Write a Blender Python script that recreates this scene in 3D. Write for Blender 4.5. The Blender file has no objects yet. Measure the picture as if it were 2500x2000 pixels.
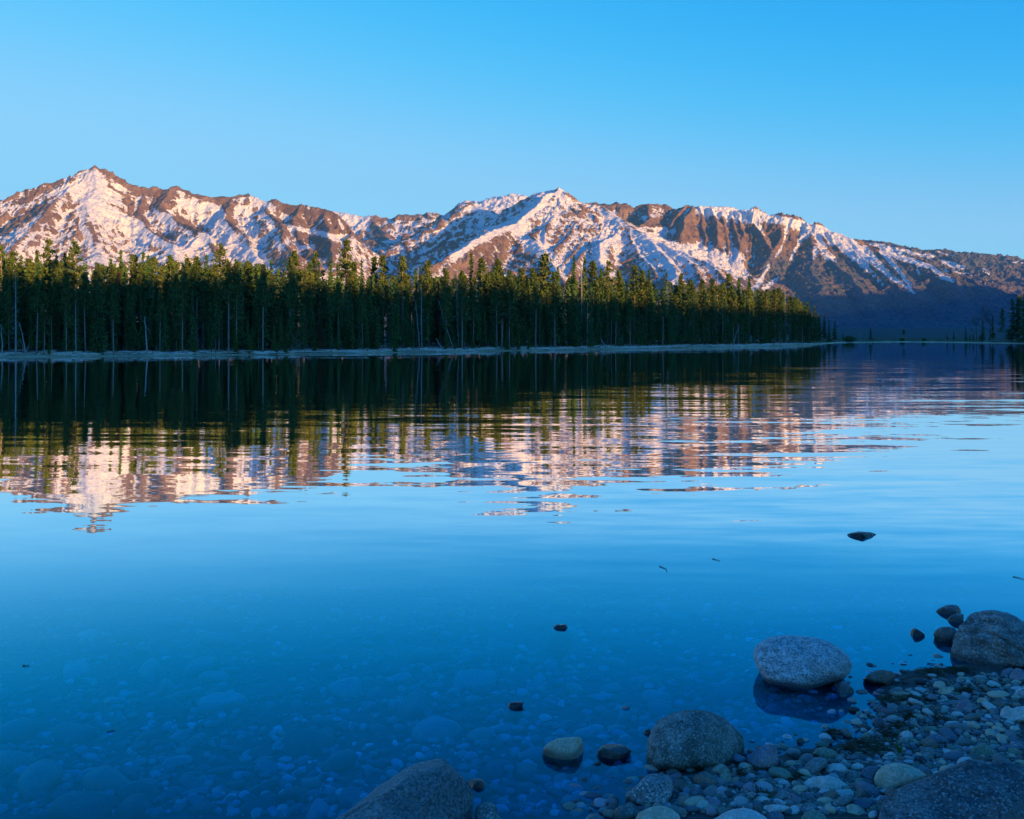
import bpy, math, random
import numpy as np
from math import radians, pi

# ------------------------------------------------------------------ camera, sky, sun
F = 2453.0; HZ = 815.0; CH = 3.0            # focal length (photo px), horizon row, camera height
scene = bpy.context.scene
cam_d = bpy.data.cameras.new('camera'); cam = bpy.data.objects.new('camera', cam_d)
scene.collection.objects.link(cam)
cam.location = (0, 0, CH); cam.rotation_euler = (radians(90), 0, 0)
cam_d.sensor_width = 36.0; cam_d.sensor_fit = 'HORIZONTAL'
cam_d.lens = F / 2500 * 36.0; cam_d.shift_y = -(1000 - HZ) / 2500
cam_d.clip_start = 0.1; cam_d.clip_end = 60000
scene.camera = cam

SKY_GAIN = 3.12
SUN_EL = radians(6.0); SUN_AZ = radians(45.0)      # sun low behind the camera, to its right
sun_dir = (math.sin(SUN_AZ) * math.cos(SUN_EL), -math.cos(SUN_AZ) * math.cos(SUN_EL), math.sin(SUN_EL))
w = bpy.data.worlds.new('World'); scene.world = w; w.use_nodes = True
nt = w.node_tree; nt.nodes.clear()
out = nt.nodes.new('ShaderNodeOutputWorld'); bg = nt.nodes.new('ShaderNodeBackground')
sky = nt.nodes.new('ShaderNodeTexSky'); sky.sky_type = 'NISHITA'; sky.sun_disc = False
sky.sun_elevation = SUN_EL; sky.sun_rotation = pi - SUN_AZ
sky.altitude = 2000; sky.air_density = 1.0; sky.dust_density = 0.2; sky.ozone_density = 2.5
# grade of the clear morning sky: each channel rises and levels off towards the pale horizon
sepc = nt.nodes.new('ShaderNodeSeparateColor'); comb = nt.nodes.new('ShaderNodeCombineColor')
nt.links.new(sky.outputs[0], sepc.inputs[0])
def wm(op, a, b):
    x = nt.nodes.new('ShaderNodeMath'); x.operation = op
    for i, v in ((0, a), (1, b)):
        if isinstance(v, (int, float)): x.inputs[i].default_value = v
        else: nt.links.new(v, x.inputs[i])
    return x.outputs[0]
for ch, (top, k, mid, po) in enumerate(((.29, 2.0, 1.228, 4.6), (.74, 2.2, 2.49, 1.5), (1.06, 3.4, 3.78, 1.0))):
    q = wm('MULTIPLY', wm('POWER', wm('DIVIDE', sepc.outputs[ch], mid), po), -k)
    e = wm('SUBTRACT', 1.0, wm('EXPONENT', q, 0.0))
    glow = wm('MULTIPLY', wm('MAXIMUM', wm('SUBTRACT', sepc.outputs[ch], (1.85, 3.9, 6.0)[ch]), 0.0), (1.3, .32, .06)[ch])     # warm sky round the sun, behind the camera
    nt.links.new(wm('MULTIPLY', wm('ADD', e, glow), top * SKY_GAIN), comb.inputs[ch])
nt.links.new(comb.outputs[0], bg.inputs['Color']); nt.links.new(bg.outputs[0], out.inputs['Surface'])
bg.inputs['Strength'].default_value = 0.15
sun_d = bpy.data.lights.new('sun', 'SUN'); sun_d.energy = 5.0; sun_d.angle = radians(0.5)
sun_d.color = (1.0, 0.53, 0.15)
sun = bpy.data.objects.new('sun', sun_d); scene.collection.objects.link(sun)
from mathutils import Vector
sun.rotation_euler = Vector(sun_dir).to_track_quat('Z', 'Y').to_euler()
vs = scene.view_settings
scene.display_settings.display_device = 'sRGB'
vs.view_transform = 'Standard'; vs.look = 'None'; vs.gamma = 1.0; vs.exposure = 1.14; vs.use_curve_mapping = False
scene.render.engine = 'CYCLES'
scene.cycles.max_bounces = 8; scene.cycles.transparent_max_bounces = 12
scene.cycles.diffuse_bounces = 3; scene.cycles.glossy_bounces = 3
scene.cycles.volume_bounces = 0; scene.cycles.use_denoising = True

# ------------------------------------------------------------------ helpers
def W(px, py, Y):                       # point at depth Y seen at photo pixel (px, py)
    return np.array(((px - 1250) / F * Y, Y, CH + (HZ - py) / F * Y))

def tag(o, label=None, cat=None, group=None, kind=None):
    if label: o['label'] = label
    if cat: o['category'] = cat
    if group: o['group'] = group
    if kind: o['kind'] = kind
    return o

def mesh_np(name, verts, faces, mat=None, smooth=True, attrs=None, mats=None, mat_idx=None):
    """verts (n,3); faces (m,k) array"""
    me = bpy.data.meshes.new(name)
    verts = np.asarray(verts, dtype=np.float32); faces = np.asarray(faces, dtype=np.int32)
    m, k = faces.shape
    me.vertices.add(len(verts)); me.vertices.foreach_set('co', verts.ravel())
    me.loops.add(m * k); me.loops.foreach_set('vertex_index', faces.ravel())
    me.polygons.add(m); me.polygons.foreach_set('loop_start', np.arange(0, m * k, k, dtype=np.int32))
    me.polygons.foreach_set('loop_total', np.full(m, k, dtype=np.int32))
    me.polygons.foreach_set('use_smooth', np.full(m, smooth, dtype=bool))
    if mats:
        for x in mats: me.materials.append(x)
        if mat_idx is not None: me.polygons.foreach_set('material_index', np.asarray(mat_idx, dtype=np.int32))
    elif mat: me.materials.append(mat)
    if attrs:
        for nme, (typ, arr) in attrs.items():
            if typ == 'FLOAT':
                a = me.attributes.new(nme, 'FLOAT', 'POINT'); a.data.foreach_set('value', np.asarray(arr, dtype=np.float32).ravel())
            else:
                a = me.attributes.new(nme, 'FLOAT_COLOR', 'POINT'); a.data.foreach_set('color', np.asarray(arr, dtype=np.float32).ravel())
    me.update(); me.validate()
    return me

def link(name, me, parent=None):
    o = bpy.data.objects.new(name, me); scene.collection.objects.link(o)
    if parent is not None: o.parent = parent
    return o

def hash2(ix, iy, seed):
    h = (ix.astype(np.int64) * 374761393 + iy.astype(np.int64) * 668265263 + seed * 1442695041) & 0xffffffff
    h = ((h ^ (h >> 13)) * 1274126177) & 0xffffffff
    h = (h ^ (h >> 16)) & 0xffffffff
    return h.astype(np.float64) / 4294967295.0

def vnoise(x, y, seed=0):               # value noise in -1..1
    ix = np.floor(x); iy = np.floor(y); fx = x - ix; fy = y - iy
    fx = fx * fx * fx * (fx * (fx * 6 - 15) + 10); fy = fy * fy * fy * (fy * (fy * 6 - 15) + 10)
    a = hash2(ix, iy, seed); b = hash2(ix + 1, iy, seed); c = hash2(ix, iy + 1, seed); d = hash2(ix + 1, iy + 1, seed)
    return ((a * (1 - fx) + b * fx) * (1 - fy) + (c * (1 - fx) + d * fx) * fy) * 2 - 1

def fbm(x, y, oct=4, seed=0, gain=0.5, ridged=False):
    s = 0; a = 1.0; t = 0
    for i in range(oct):
        n = vnoise(x * 1.93 ** i + 17.3 * i, y * 1.93 ** i - 9.1 * i, seed + i * 7)
        s = s + a * ((1 - 2 * np.abs(n)) if ridged else n); t += a; a *= gain
    return s / t

def grid_faces(nr, nc):
    i = np.arange(nr - 1)[:, None] * nc + np.arange(nc - 1)[None, :]
    i = i.ravel()
    return np.stack([i, i + 1, i + nc + 1, i + nc], 1)

class NT:                                # small node-tree writer
    def __init__(s, name, rough=0.9, spec=0.2):
        s.m = bpy.data.materials.new(name); s.m.use_nodes = True; s.t = s.m.node_tree
        s.b = s.t.nodes['Principled BSDF']; s.b.inputs['Roughness'].default_value = rough
        s.b.inputs['Specular IOR Level'].default_value = spec
    def n(s, typ, **kw):
        x = s.t.nodes.new('ShaderNode' + typ)
        for k, v in kw.items(): setattr(x, k, v)
        return x
    def l(s, a, b): s.t.links.new(a, b)
    def val(s, inp, v):
        if hasattr(v, 'is_output') or isinstance(v, bpy.types.NodeSocket): s.l(v, inp)
        else: inp.default_value = v
    def math(s, op, a, b=0.0, c=0.0, clamp=False):
        x = s.n('Math', operation=op, use_clamp=clamp)
        s.val(x.inputs[0], a); s.val(x.inputs[1], b); s.val(x.inputs[2], c)
        return x.outputs[0]
    def smooth(s, v, a, b, lo=0.0, hi=1.0):
        x = s.n('MapRange', interpolation_type='SMOOTHSTEP')
        s.val(x.inputs['Value'], v); s.val(x.inputs['From Min'], a); s.val(x.inputs['From Max'], b)
        s.val(x.inputs['To Min'], lo); s.val(x.inputs['To Max'], hi)
        return x.outputs[0]
    def mix(s, f, a, b, blend='MIX'):
        x = s.n('Mix', data_type='RGBA', blend_type=blend)
        s.val(x.inputs['Factor'], f)
        for i, v in ((6, a), (7, b)):
            if isinstance(v, (tuple, list)): x.inputs[i].default_value = (*v[:3], 1)
            else: s.l(v, x.inputs[i])
        return x.outputs[2]
    def noise(s, scale, detail=3, rough=0.5, vec=None, color=False, dist=0.0, sc=None):
        x = s.n('TexNoise'); x.inputs['Scale'].default_value = scale; x.inputs['Detail'].default_value = detail
        x.inputs['Roughness'].default_value = rough; x.inputs['Distortion'].default_value = dist
        if vec is not None:
            if sc is not None:
                mp = s.n('Mapping'); mp.inputs['Scale'].default_value = sc; s.l(vec, mp.inputs['Vector']); vec = mp.outputs[0]
            s.l(vec, x.inputs['Vector'])
        return x.outputs['Color' if color else 'Fac']
    def pos(s):
        return s.n('NewGeometry').outputs['Position']
    def obj(s):
        return s.n('TexCoord').outputs['Object']
    def attr(s, name):
        x = s.n('Attribute', attribute_name=name); return x
    def bump(s, h, strength, dist):
        x = s.n('Bump'); x.inputs['Strength'].default_value = strength; x.inputs['Distance'].default_value = dist
        s.l(h, x.inputs['Height']); s.l(x.outputs[0], s.b.inputs['Normal'])
    def base(s, c):
        if isinstance(c, (tuple, list)): s.b.inputs['Base Color'].default_value = (*c[:3], 1)
        else: s.l(c, s.b.inputs['Base Color'])
# ------------------------------------------------------------------ the mountains
# crop-to-photo helpers used while reading the photograph
def K1(*p): return [(x / 3.369, 380 + y / 3.369) for x, y in p]
def K2(*p): return [(600 + x / 3.369, 380 + y / 3.369) for x, y in p]
def K3(*p): return [(1200 + x / 3.369, 380 + y / 3.369) for x, y in p]
def K4(*p): return [(1800 + x / 3.08, 500 + y / 3.08) for x, y in p]

# ridge: (massif, points, depth at first, depth at last, side slope near crest, crest-zone width, lower slope, gully amplitude)
RID = []
def ridge(g, pts, y0, y1, k0=0.9, d0=150, k1=0.75, amp=30, lam=110, flat=0.0):
    RID.append((g, np.array(pts, float), y0, y1, k0, d0, k1, amp, lam, flat))

# left massif
A1 = K1((-1500, 700), (-800, 520), (-350, 470), (0, 425), (80, 415), (150, 425), (165, 380), (235, 372), (320, 300), (390, 262), (450, 255), (510, 215), (600, 170), (650, 130), (740, 115), (790, 95),
        (840, 110), (900, 145), (970, 185), (1060, 225), (1150, 255), (1185, 283), (1210, 270), (1280, 262), (1310, 280), (1375, 284), (1395, 256), (1450, 255), (1540, 280), (1640, 315), (1720, 345),
        (1810, 340), (1900, 345), (1960, 318), (2030, 322))
ridge(0, A1, 6100, 6000, 1.25, 120, .74, 46, 120)
A2 = K2((10, 330), (60, 345), (160, 372), (250, 362), (370, 412), (400, 415), (460, 400), (540, 425), (600, 430), (690, 462), (760, 510), (830, 565), (870, 640))
ridge(0, A2, 6000, 5600, 1.3, 180, .8, 40, 110)
ridge(0, K2((870, 640), (830, 720), (800, 800), (760, 900)), 5600, 4700, 1.0, 150, .8, 20, 110)
ridge(0, K1((790, 95), (720, 200), (600, 260), (520, 330), (430, 420), (300, 560), (150, 700), (0, 850)), 6050, 4500, .85, 120, .62, 26, 90)
ridge(0, K1((790, 95), (800, 260), (720, 400), (740, 560), (790, 760), (840, 900)), 6050, 4550, .6, 120, .52, 30, 90)
ridge(0, K1((-150, 560), (0, 640), (150, 760), (250, 880)), 5800, 4700, .8, 120, .7, 24, 90)
ridge(0, K1((1180, 285), (1160, 470), (1230, 620), (1400, 720), (1460, 860)), 6050, 4600, .9, 130, .6, 34, 90)
ridge(0, K1((1395, 256), (1340, 420), (1480, 550), (1700, 640), (1750, 780), (1850, 900)), 6000, 4600, .95, 130, .62, 34, 90)
ridge(0, K1((1620, 670), (1530, 760), (1400, 840)), 5050, 4750, .8, 80, .7, 16, 70)
ridge(0, K1((1900, 345), (1850, 520), (2000, 640), (2100, 800), (2156, 950)), 6000, 4600, .95, 130, .66, 30, 90)
ridge(0, K2((200, 380), (170, 470), (290, 560), (320, 700), (400, 850)), 5950, 4600, 1.0, 160, .8, 30, 90)
ridge(0, K2((460, 400), (380, 520), (420, 640), (520, 760), (600, 900)), 5900, 4650, 1.15, 160, .85, 26, 80)
ridge(0, K2((600, 430), (640, 560), (700, 700), (720, 880)), 5850, 4700, 1.15, 160, .85, 26, 80)
# cirque behind the gap
B1 = K2((600, 440), (850, 480), (970, 510), (1010, 495), (1130, 505), (1190, 520), (1270, 490), (1420, 490), (1490, 468), (1560, 475), (1640, 500), (1720, 560), (1850, 640))
ridge(1, B1, 8000, 7600, .8, 120, .5, 34, 190)
ridge(1, K2((1010, 495), (1060, 560), (1160, 640)), 7900, 7300, 1.1, 100, .6, 30, 120)
ridge(1, K2((1270, 490), (1320, 560), (1500, 600), (1420, 690)), 7900, 7000, 1.0, 100, .55, 30, 120)
ridge(1, K2((820, 620), (960, 700), (1120, 710), (1300, 740), (1400, 730)), 6800, 6500, .7, 100, .4, 34, 100)
# snow dome
ridge(1, K2((1640, 520), (1760, 400), (1820, 382), (1950, 384), (2000, 370), (2100, 340), (2156, 335), (2200, 330), (2310, 345), (2400, 400)), 8300, 8300, .25, 220, .5, 5, 200)
# central mountain
D1 = K2((1420, 690), (1560, 590), (1640, 505), (1700, 450), (1780, 398), (1830, 390), (1900, 425), (1980, 430), (2060, 470), (2110, 490)) + K3((90, 470), (190, 405), (290, 352), (350, 320), (450, 292), (520, 285), (570, 270))
ridge(2, D1, 6900, 5900, .8, 150, .62, 26, 100)
ridge(2, K2((1420, 690), (1300, 800), (1200, 900)), 6900, 6200, .7, 150, .62, 20, 100)
ridge(2, K3((570, 270), (610, 290), (660, 335), (720, 366), (800, 385), (880, 392)), 5900, 5850, .9, 130, .66, 22, 100)
ridge(2, K3((880, 392), (950, 440), (1040, 500), (1150, 570), (1280, 650), (1400, 720), (1540, 790), (1750, 880), (1900, 1000), (2050, 1120)), 5850, 4000, .8, 150, .62, 22, 90)
ridge(2, K3((570, 270), (450, 330), (380, 420), (250, 520), (200, 560), (0, 620), (-150, 700), (-380, 860), (-560, 960)), 5900, 4500, .85, 120, .66, 18, 80)
ridge(2, K3((200, 560), (220, 650), (330, 740), (440, 800), (540, 950), (600, 1050)), 5600, 4300, .75, 90, .6, 16, 80)
ridge(2, K3((570, 275), (540, 400), (430, 600), (300, 650), (380, 740), (430, 780)), 5900, 4900, .8, 100, .62, 18, 80)
ridge(2, K3((640, 330), (560, 470), (430, 640), (420, 770)), 5880, 5000, .8, 90, .66, 16, 80)
ridge(2, K3((860, 395), (780, 480), (650, 640), (500, 780), (530, 840)), 5850, 4800, .85, 100, .66, 18, 80)
ridge(2, K3((920, 430), (860, 560), (760, 700), (620, 860), (570, 960)), 5800, 4600, .85, 100, .66, 18, 80)
ridge(2, K3((1000, 480), (960, 580), (880, 700), (740, 830), (640, 980)), 5700, 4500, .85, 100, .66, 18, 80)
ridge(2, K3((1080, 545), (1060, 640), (900, 720), (920, 880), (960, 980)), 5550, 4450, .8, 90, .62, 18, 80)
ridge(2, K3((1150, 580), (1160, 660), (1210, 780), (1300, 910), (1350, 1000)), 5450, 4300, .8, 90, .62, 16, 80)
ridge(2, K3((1290, 660), (1400, 800), (1520, 1000)), 5200, 4200, .7, 90, .6, 14, 80)
ridge(2, K3((1480, 770), (1620, 880), (1720, 1020)), 4900, 4100, .7, 90, .6, 14, 80)
# right plateau with its cliffs
E1 = K3((820, 392), (940, 396), (1030, 393), (1100, 400), (1155, 435), (1210, 405), (1290, 398), (1370, 395), (1400, 410), (1440, 402), (1500, 437), (1590, 412), (1650, 420), (1740, 418), (1900, 425), (2000, 435), (2100, 452))
ridge(3, E1, 6800, 6600, 1.45, 330, .5, 46, 42)
ridge(3, K4((50, 48), (150, 68), (290, 100), (440, 120), (560, 155)), 6600, 6400, 1.3, 300, .55, 50, 80, 60)
E2 = K4((560, 155), (700, 195), (830, 255), (950, 300), (1060, 340), (1240, 390), (1500, 470), (1700, 520), (1950, 600), (2100, 690), (2200, 760), (2350, 850))
ridge(3, E2, 6400, 5000, .7, 150, .56, 30, 60)
ridge(3, K3((1290, 398), (1300, 520), (1200, 600)), 6700, 6200, .8, 60, .7, 24, 80)
ridge(3, K3((1590, 412), (1520, 500), (1450, 620), (1500, 740)), 6650, 6050, 1.3, 130, .7, 44, 34)
ridge(3, K3((1500, 437), (1560, 560), (1640, 740)), 6650, 6050, 1.25, 110, .8, 44, 34)
ridge(3, K3((1700, 420), (1720, 560), (1760, 730)), 6650, 6050, 1.25, 110, .8, 44, 34)
ridge(3, K3((1880, 450), (1900, 600), (1950, 840)), 6600, 5900, 1.25, 110, .7, 44, 34)
ridge(3, K3((2020, 470), (2060, 640), (2000, 840)), 6600, 5850, 1.2, 110, .7, 44, 34)
for q_ in (((1640, 415), (1600, 520), (1570, 660)), ((1800, 425), (1830, 560), (1850, 720)), ((1960, 455), (1990, 600), (2030, 760)), ((2090, 480), (2120, 640), (2100, 800))):
    ridge(3, K3(*q_), 6620, 6000, 1.3, 90, .8, 44, 34)
ridge(3, K4((100, 90), (160, 230), (250, 350)), 6550, 5900, 1.1, 100, .6, 36, 70)
ridge(3, K4((330, 110), (320, 250), (230, 400)), 6500, 5800, 1.0, 100, .6, 36, 70)
ridge(3, K4((420, 130), (400, 260), (300, 420), (100, 560), (50, 700)), 6450, 5200, .8, 100, .6, 26, 70)
ridge(3, K4((560, 160), (570, 300), (690, 420), (850, 520), (950, 650), (1000, 740), (1040, 830)), 6400, 4700, .62, 100, .50, 24, 55)
ridge(3, K4((570, 300), (560, 480), (640, 620), (640, 760)), 6150, 4700, .5, 100, .48, 20, 50)
ridge(3, K4((720, 205), (900, 400), (1100, 540), (1300, 650), (1450, 745), (1600, 850)), 6300, 4600, .55, 100, .48, 22, 50)
ridge(3, K4((840, 262), (1000, 400), (1120, 500), (1220, 590)), 6200, 5300, .5, 60, .48, 18, 50)
ridge(3, K4((1060, 342), (1200, 470), (1310, 610), (1400, 700)), 6000, 4900, .5, 70, .48, 18, 50)
ridge(3, K4((1240, 392), (1480, 470), (1630, 570), (1690, 700), (1720, 800)), 5900, 4700, .5, 90, .48, 20, 50)
ridge(3, K4((1500, 470), (1750, 560), (1900, 660), (1950, 780)), 5700, 4700, .5, 90, .46, 18, 50)
# far wooded shoulder on the right
ridge(4, K4((700, 220), (830, 258), (1000, 270), (1150, 290), (1260, 320), (1400, 345), (1500, 340), (1600, 355), (1750, 375), (2000, 395), (2100, 405), (2156, 430), (2400, 470), (3200, 620)), 7600, 7400, .28, 500, .45, 16, 160)
# low foreland
ridge(3, K4((100, 900), (700, 860), (1200, 850), (1700, 900), (2300, 930)), 4200, 4200, .35, 300, .3, 14, 140)

def build_mountains():
    nc, nr = 1500, 640
    px = np.linspace(-520, 3020, nc)
    t = np.linspace(0, 1, nr)
    Yr = np.interp(t, [0, .06, .80, .93, 1], [1500, 3400, 6750, 8500, 9800])
    PX, Y = np.meshgrid((px - 1250) / F, Yr)
    X = (PX * Y); Y = Y.copy()
    x0, y0 = X.ravel(), Y.ravel()
    wx = fbm(x0 / 260, y0 / 260, 3, 5) * 26; wy = fbm(x0 / 260, y0 / 260, 3, 9) * 26
    xs, ys = x0 + wx, y0 + wy
    best = np.full(x0.size, -1e9); grp = np.zeros(x0.size, np.int32); crest = np.zeros(x0.size)
    for ri, (g, pts, ya, yb, k0, d0, k1, amp, lam, flat) in enumerate(RID):
        L = np.concatenate([[0], np.cumsum(np.hypot(*np.diff(pts, axis=0).T))])
        Yn = ya + (yb - ya) * L / L[-1]
        Wp = np.stack([(pts[:, 0] - 1250) / F * Yn, Yn, CH + (HZ - pts[:, 1]) / F * Yn], 1)
        # nearest point on the polyline
        zmax = Wp[:, 2].max()
        reach = 2600
        sel = np.nonzero((x0 > Wp[:, 0].min() - reach) & (x0 < Wp[:, 0].max() + reach))[0]
        X_, Y_ = xs[sel], ys[sel]
        bd = np.full(sel.size, 1e18); bz = np.zeros(sel.size); bs = np.zeros(sel.size)
        s0 = 0
        for a, b in zip(Wp[:-1], Wp[1:]):
            dx, dy = b[0] - a[0], b[1] - a[1]; LL = math.hypot(dx, dy) + 1e-6
            u = np.clip(((X_ - a[0]) * dx + (Y_ - a[1]) * dy) / LL ** 2, 0, 1)
            d = np.hypot(X_ - a[0] - u * dx, Y_ - a[1] - u * dy)
            m = d < bd
            bd[m] = d[m]; bz[m] = (a[2] + (b[2] - a[2]) * u)[m]; bs[m] = (s0 + u * LL)[m]
            s0 += LL
        dd = np.maximum(bd - flat, 0)
        drop = np.where(dd < d0, k0 * dd, k0 * d0 + k1 * (dd - d0))
        drop = drop / (1 + drop / 2600.0)
        env = 1 - np.exp(-bd / 90.0)
        gully = fbm(bs / lam + 31 * ri, bd / (lam * 4.5), 4, 11 + ri, .55, True)
        z = bz - drop + amp * env * (gully - .15)
        old = best[sel]; m = z > old
        KS = 26.0; hm = np.clip(.5 + .5 * (z - old) / KS, 0, 1)
        best[sel] = np.where(old < -1e8, z, old + (z - old) * hm + KS * hm * (1 - hm) * .8)
        idx = sel[m]
        grp[idx] = g; crest[idx] = bd[m]
    hh = np.clip(best / 300.0, 0, 1)
    fine = fbm(x0 / 48 + y0 / 160, y0 / 95, 4, 91, .6, True) * 20
    det = fbm(x0 / 85, y0 / 85, 5, 77, .6, True) * 23 + fbm(x0 / 240, y0 / 240, 3, 79) * 14 + fbm(x0 / 22, y0 / 22, 3, 78, .6) * 3
    best = best + fine * np.clip(best / 200.0, 0, 1) * np.clip(crest / 60, .25, 1)
    best = best + np.where((grp == 3) & (crest < 420), 1.0, .25) * (fbm(x0 / 30, y0 / 150, 4, 97, .6, True) * 15) * hh * np.clip(crest / 50, .15, 1)
    best = best + det * hh * np.where(crest < 40, .45, 1.0)
    foot = -4 + np.clip((y0 - 1520) / 400, 0, 1) * (9 + 5 * fbm(x0 / 300, y0 / 300, 3, 3)) + np.clip((y0 - 1500) / 2500, 0, 1) * 14
    Z = np.maximum(best, foot)
    P = np.stack([x0, y0, Z], 1).reshape(nr, nc, 3)
    # normals and curvature
    du = np.gradient(P, axis=1); dv = np.gradient(P, axis=0)
    N = np.cross(du, dv); N /= np.linalg.norm(N, axis=2, keepdims=True) + 1e-9
    N[N[..., 2] < 0] *= -1
    def box(a, r):
        k = 2 * r + 1
        c = np.cumsum(np.pad(a, ((r + 1, r), (0, 0)), 'edge'), 0); a1 = (c[k:] - c[:-k]) / k
        c = np.cumsum(np.pad(a1, ((0, 0), (r + 1, r)), 'edge'), 1)
        return (c[:, k:] - c[:, :-k]) / k
    Zg = P[..., 2]
    conc = np.clip((box(Zg, 7) - Zg) / 14.0, -1, 1) + .6 * np.clip((box(Zg, 3) - Zg) / 5.0, -1, 1)
    PXp = (P[..., 0] / P[..., 1]) * F + 1250; PYp = HZ - (Zg - CH) / P[..., 1] * F
    snow = -1.15 + 2.0 * N[..., 2] + .55 * conc
    G = grp.reshape(nr, nc)
    def blob(cx, cy, rx, ry, a, ang=0.0, sel=None):
        nonlocal snow
        c, s = math.cos(radians(ang)), math.sin(radians(ang))
        u = (PXp - cx) * c + (PYp - cy) * s; v = -(PXp - cx) * s + (PYp - cy) * c
        wgt = np.exp(-((u / rx) ** 2 + (v / ry) ** 2) ** 1.5)
        if sel is not None: wgt = wgt * sel
        snow = snow + a * wgt
    def streak(pts, wd, a, sel=None):
        nonlocal snow
        pts = np.array(pts); bd = np.full(PXp.shape, 1e9)
        for p, q in zip(pts[:-1], pts[1:]):
            d = q - p; u = np.clip(((PXp - p[0]) * d[0] + (PYp - p[1]) * d[1]) / (d @ d), 0, 1)
            bd = np.minimum(bd, np.hypot(PXp - p[0] - u * d[0], PYp - p[1] - u * d[1]))
        wgt = np.exp(-(bd / wd) ** 2)
        if sel is not None: wgt = wgt * sel
        snow = snow + a * 1.3 * wgt
    snow = snow + np.where(G == 0, .60, 0) + np.where(G == 1, .55, 0) + np.where(G == 2, .44, 0) + np.where(G == 3, .15, 0)
    dome = (G == 1) & (P[..., 1] > 7700)
    snow = snow + np.where(dome & (PXp > 1080), 2.0, 0)
    g0, g2, g3, g4 = (G == 0), (G == 2), (G == 3), (G == 4)
    # left massif: wide snow face below the summit, brown cliffs round it
    blob(255, 480, 60, 50, .8, 30, g0); blob(330, 570, 75, 45, .9, 45, g0); blob(400, 600, 60, 30, .7, 20, g0)
    blob(560, 590, 90, 26, .8, 30, g0); blob(500, 560, 40, 30, .5, 30, g0)
    blob(300, 445, 60, 10, -1.0, 32, g0); blob(330, 500, 40, 14, -.7, 20, g0); blob(375, 478, 20, 30, -.8, 0, g0); blob(412, 480, 18, 35, -.9, 10, g0)
    blob(500, 560, 70, 12, -.9, 20, g0); blob(560, 500, 35, 20, -.6, 20, g0)
    blob(735, 540, 75, 40, -1.2, 10, g0); blob(790, 590, 60, 60, -1.2, 0, g0); blob(720, 640, 90, 30, -.9, 0, g0)
    blob(800, 575, 60, 8, 1.5, 12, g0); blob(770, 640, 40, 8, 1.0, -10, g0)
    blob(100, 520, 110, 60, -.25, -35, g0); blob(60, 560, 50, 12, .9, -30, g0)
    blob(200, 590, 90, 50, -.12, 0, g0)
    for pts, wd, a in [(((840, 120), (970, 190), (1180, 285)), 8, -1.3), (((880, 240), (1000, 300), (1150, 330)), 6, -.8), (((880, 400), (1000, 440), (1130, 475)), 7, -1.3), (((1000, 475), (1130, 500)), 6, -1.2), (((1010, 350), (1080, 400)), 8, -.9),
                       (((1230, 280), (1300, 300), (1290, 430), (1220, 430)), 9, -1.2), (((1330, 460), (1360, 330), (1420, 262)), 9, -1.4), (((1150, 490), (1280, 640), (1420, 690)), 10, -1.2), (((1230, 750), (1320, 780)), 11, -1.5), (((740, 560), (800, 700)), 5, -1.1),
                       (((900, 500), (960, 600), (1020, 690)), 12, -.6), (((170, 385), (350, 290), (500, 222)), 7, -1.0), (((0, 620), (250, 480), (400, 420)), 8, -.9), (((260, 600), (420, 500)), 8, -.8), (((1450, 520), (1600, 600), (1790, 640)), 9, -1.3), (((1600, 640), (1800, 790)), 6, -1.0),
                       (((1850, 370), (1900, 560)), 9, -.9), (((1560, 290), (1720, 345), (1900, 400)), 9, -1.1), (((1900, 560), (1960, 690), (2110, 810)), 9, -.9), (((560, 320), (600, 450), (540, 560)), 5, -.5), (((420, 560), (480, 700)), 7, -.45), (((640, 560), (680, 760)), 8, -.45),
                       (((750, 170), (600, 270), (480, 310)), 9, .7), (((770, 280), (900, 450), (1050, 560), (1220, 690)), 15, 1.0), (((700, 250), (760, 420), (900, 560)), 12, .7), (((1280, 440), (1430, 545)), 9, 1.2), (((1480, 400), (1700, 430), (1840, 480)), 10, 1.0), (((1680, 670), (1850, 600), (1880, 720), (2110, 880)), 16, 1.5),
                       (((1400, 830), (1600, 740)), 9, 1.2), (((1960, 420), (2030, 440)), 8, .9), (((400, 330), (560, 240)), 5, .8), (((60, 560), (230, 440)), 6, .9)]:
        streak(K1(*pts), wd, a, g0)
    for pts, wd, a in [(((0, 470), (80, 650)), 7, .9), (((0, 810), (130, 900)), 16, 1.4), (((60, 350), (170, 390)), 6, 1.2), (((190, 540), (215, 600)), 6, 1.3), (((300, 500), (370, 520)), 6, 1.4), (((555, 605), (640, 520)), 3, 1.8), (((365, 590), (480, 610), (620, 640), (800, 695)), 6, 1.8), (((460, 760), (560, 745)), 6, 1.5), (((760, 520), (800, 600)), 4, 1.2), (((480, 420), (530, 440)), 4, 1.2)]:
        streak(K2(*pts), wd, a, g0)
    streak(K2((700, 480), (960, 530)), 14, 2.2, (G == 1))
    # gap
    G1 = (G == 1)
    blob(925, 560, 30, 20, -1.5, 20, G1); blob(1000, 535, 30, 9, -1.3, 8, G1); blob(1040, 565, 25, 16, -1.2, -10, G1); blob(985, 575, 22, 10, -1.2, 30, G1)
    blob(900, 590, 60, 10, -1.0, 10, G1)
    # central mountain
    streak(K3((200, 560), (220, 650), (330, 740), (440, 800), (520, 930)), 13, 1.3)
    streak(K3((430, 310), (350, 420), (260, 540), (220, 600)), 14, 1.1)
    streak(K3((570, 300), (590, 380), (540, 420), (480, 500)), 14, .8); streak(K3((430, 640), (430, 780)), 7, 1.0)
    streak(K3((0, 610), (200, 540)), 6, 1.0); streak(K2((1700, 830), (1950, 680), (2156, 580)), 9, 1.2)
    streak(K3((1000, 520), (980, 640), (900, 740), (930, 900), (1000, 980)), 17, 1.0); streak(K3((1030, 760), (1040, 880)), 10, .8)
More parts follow.
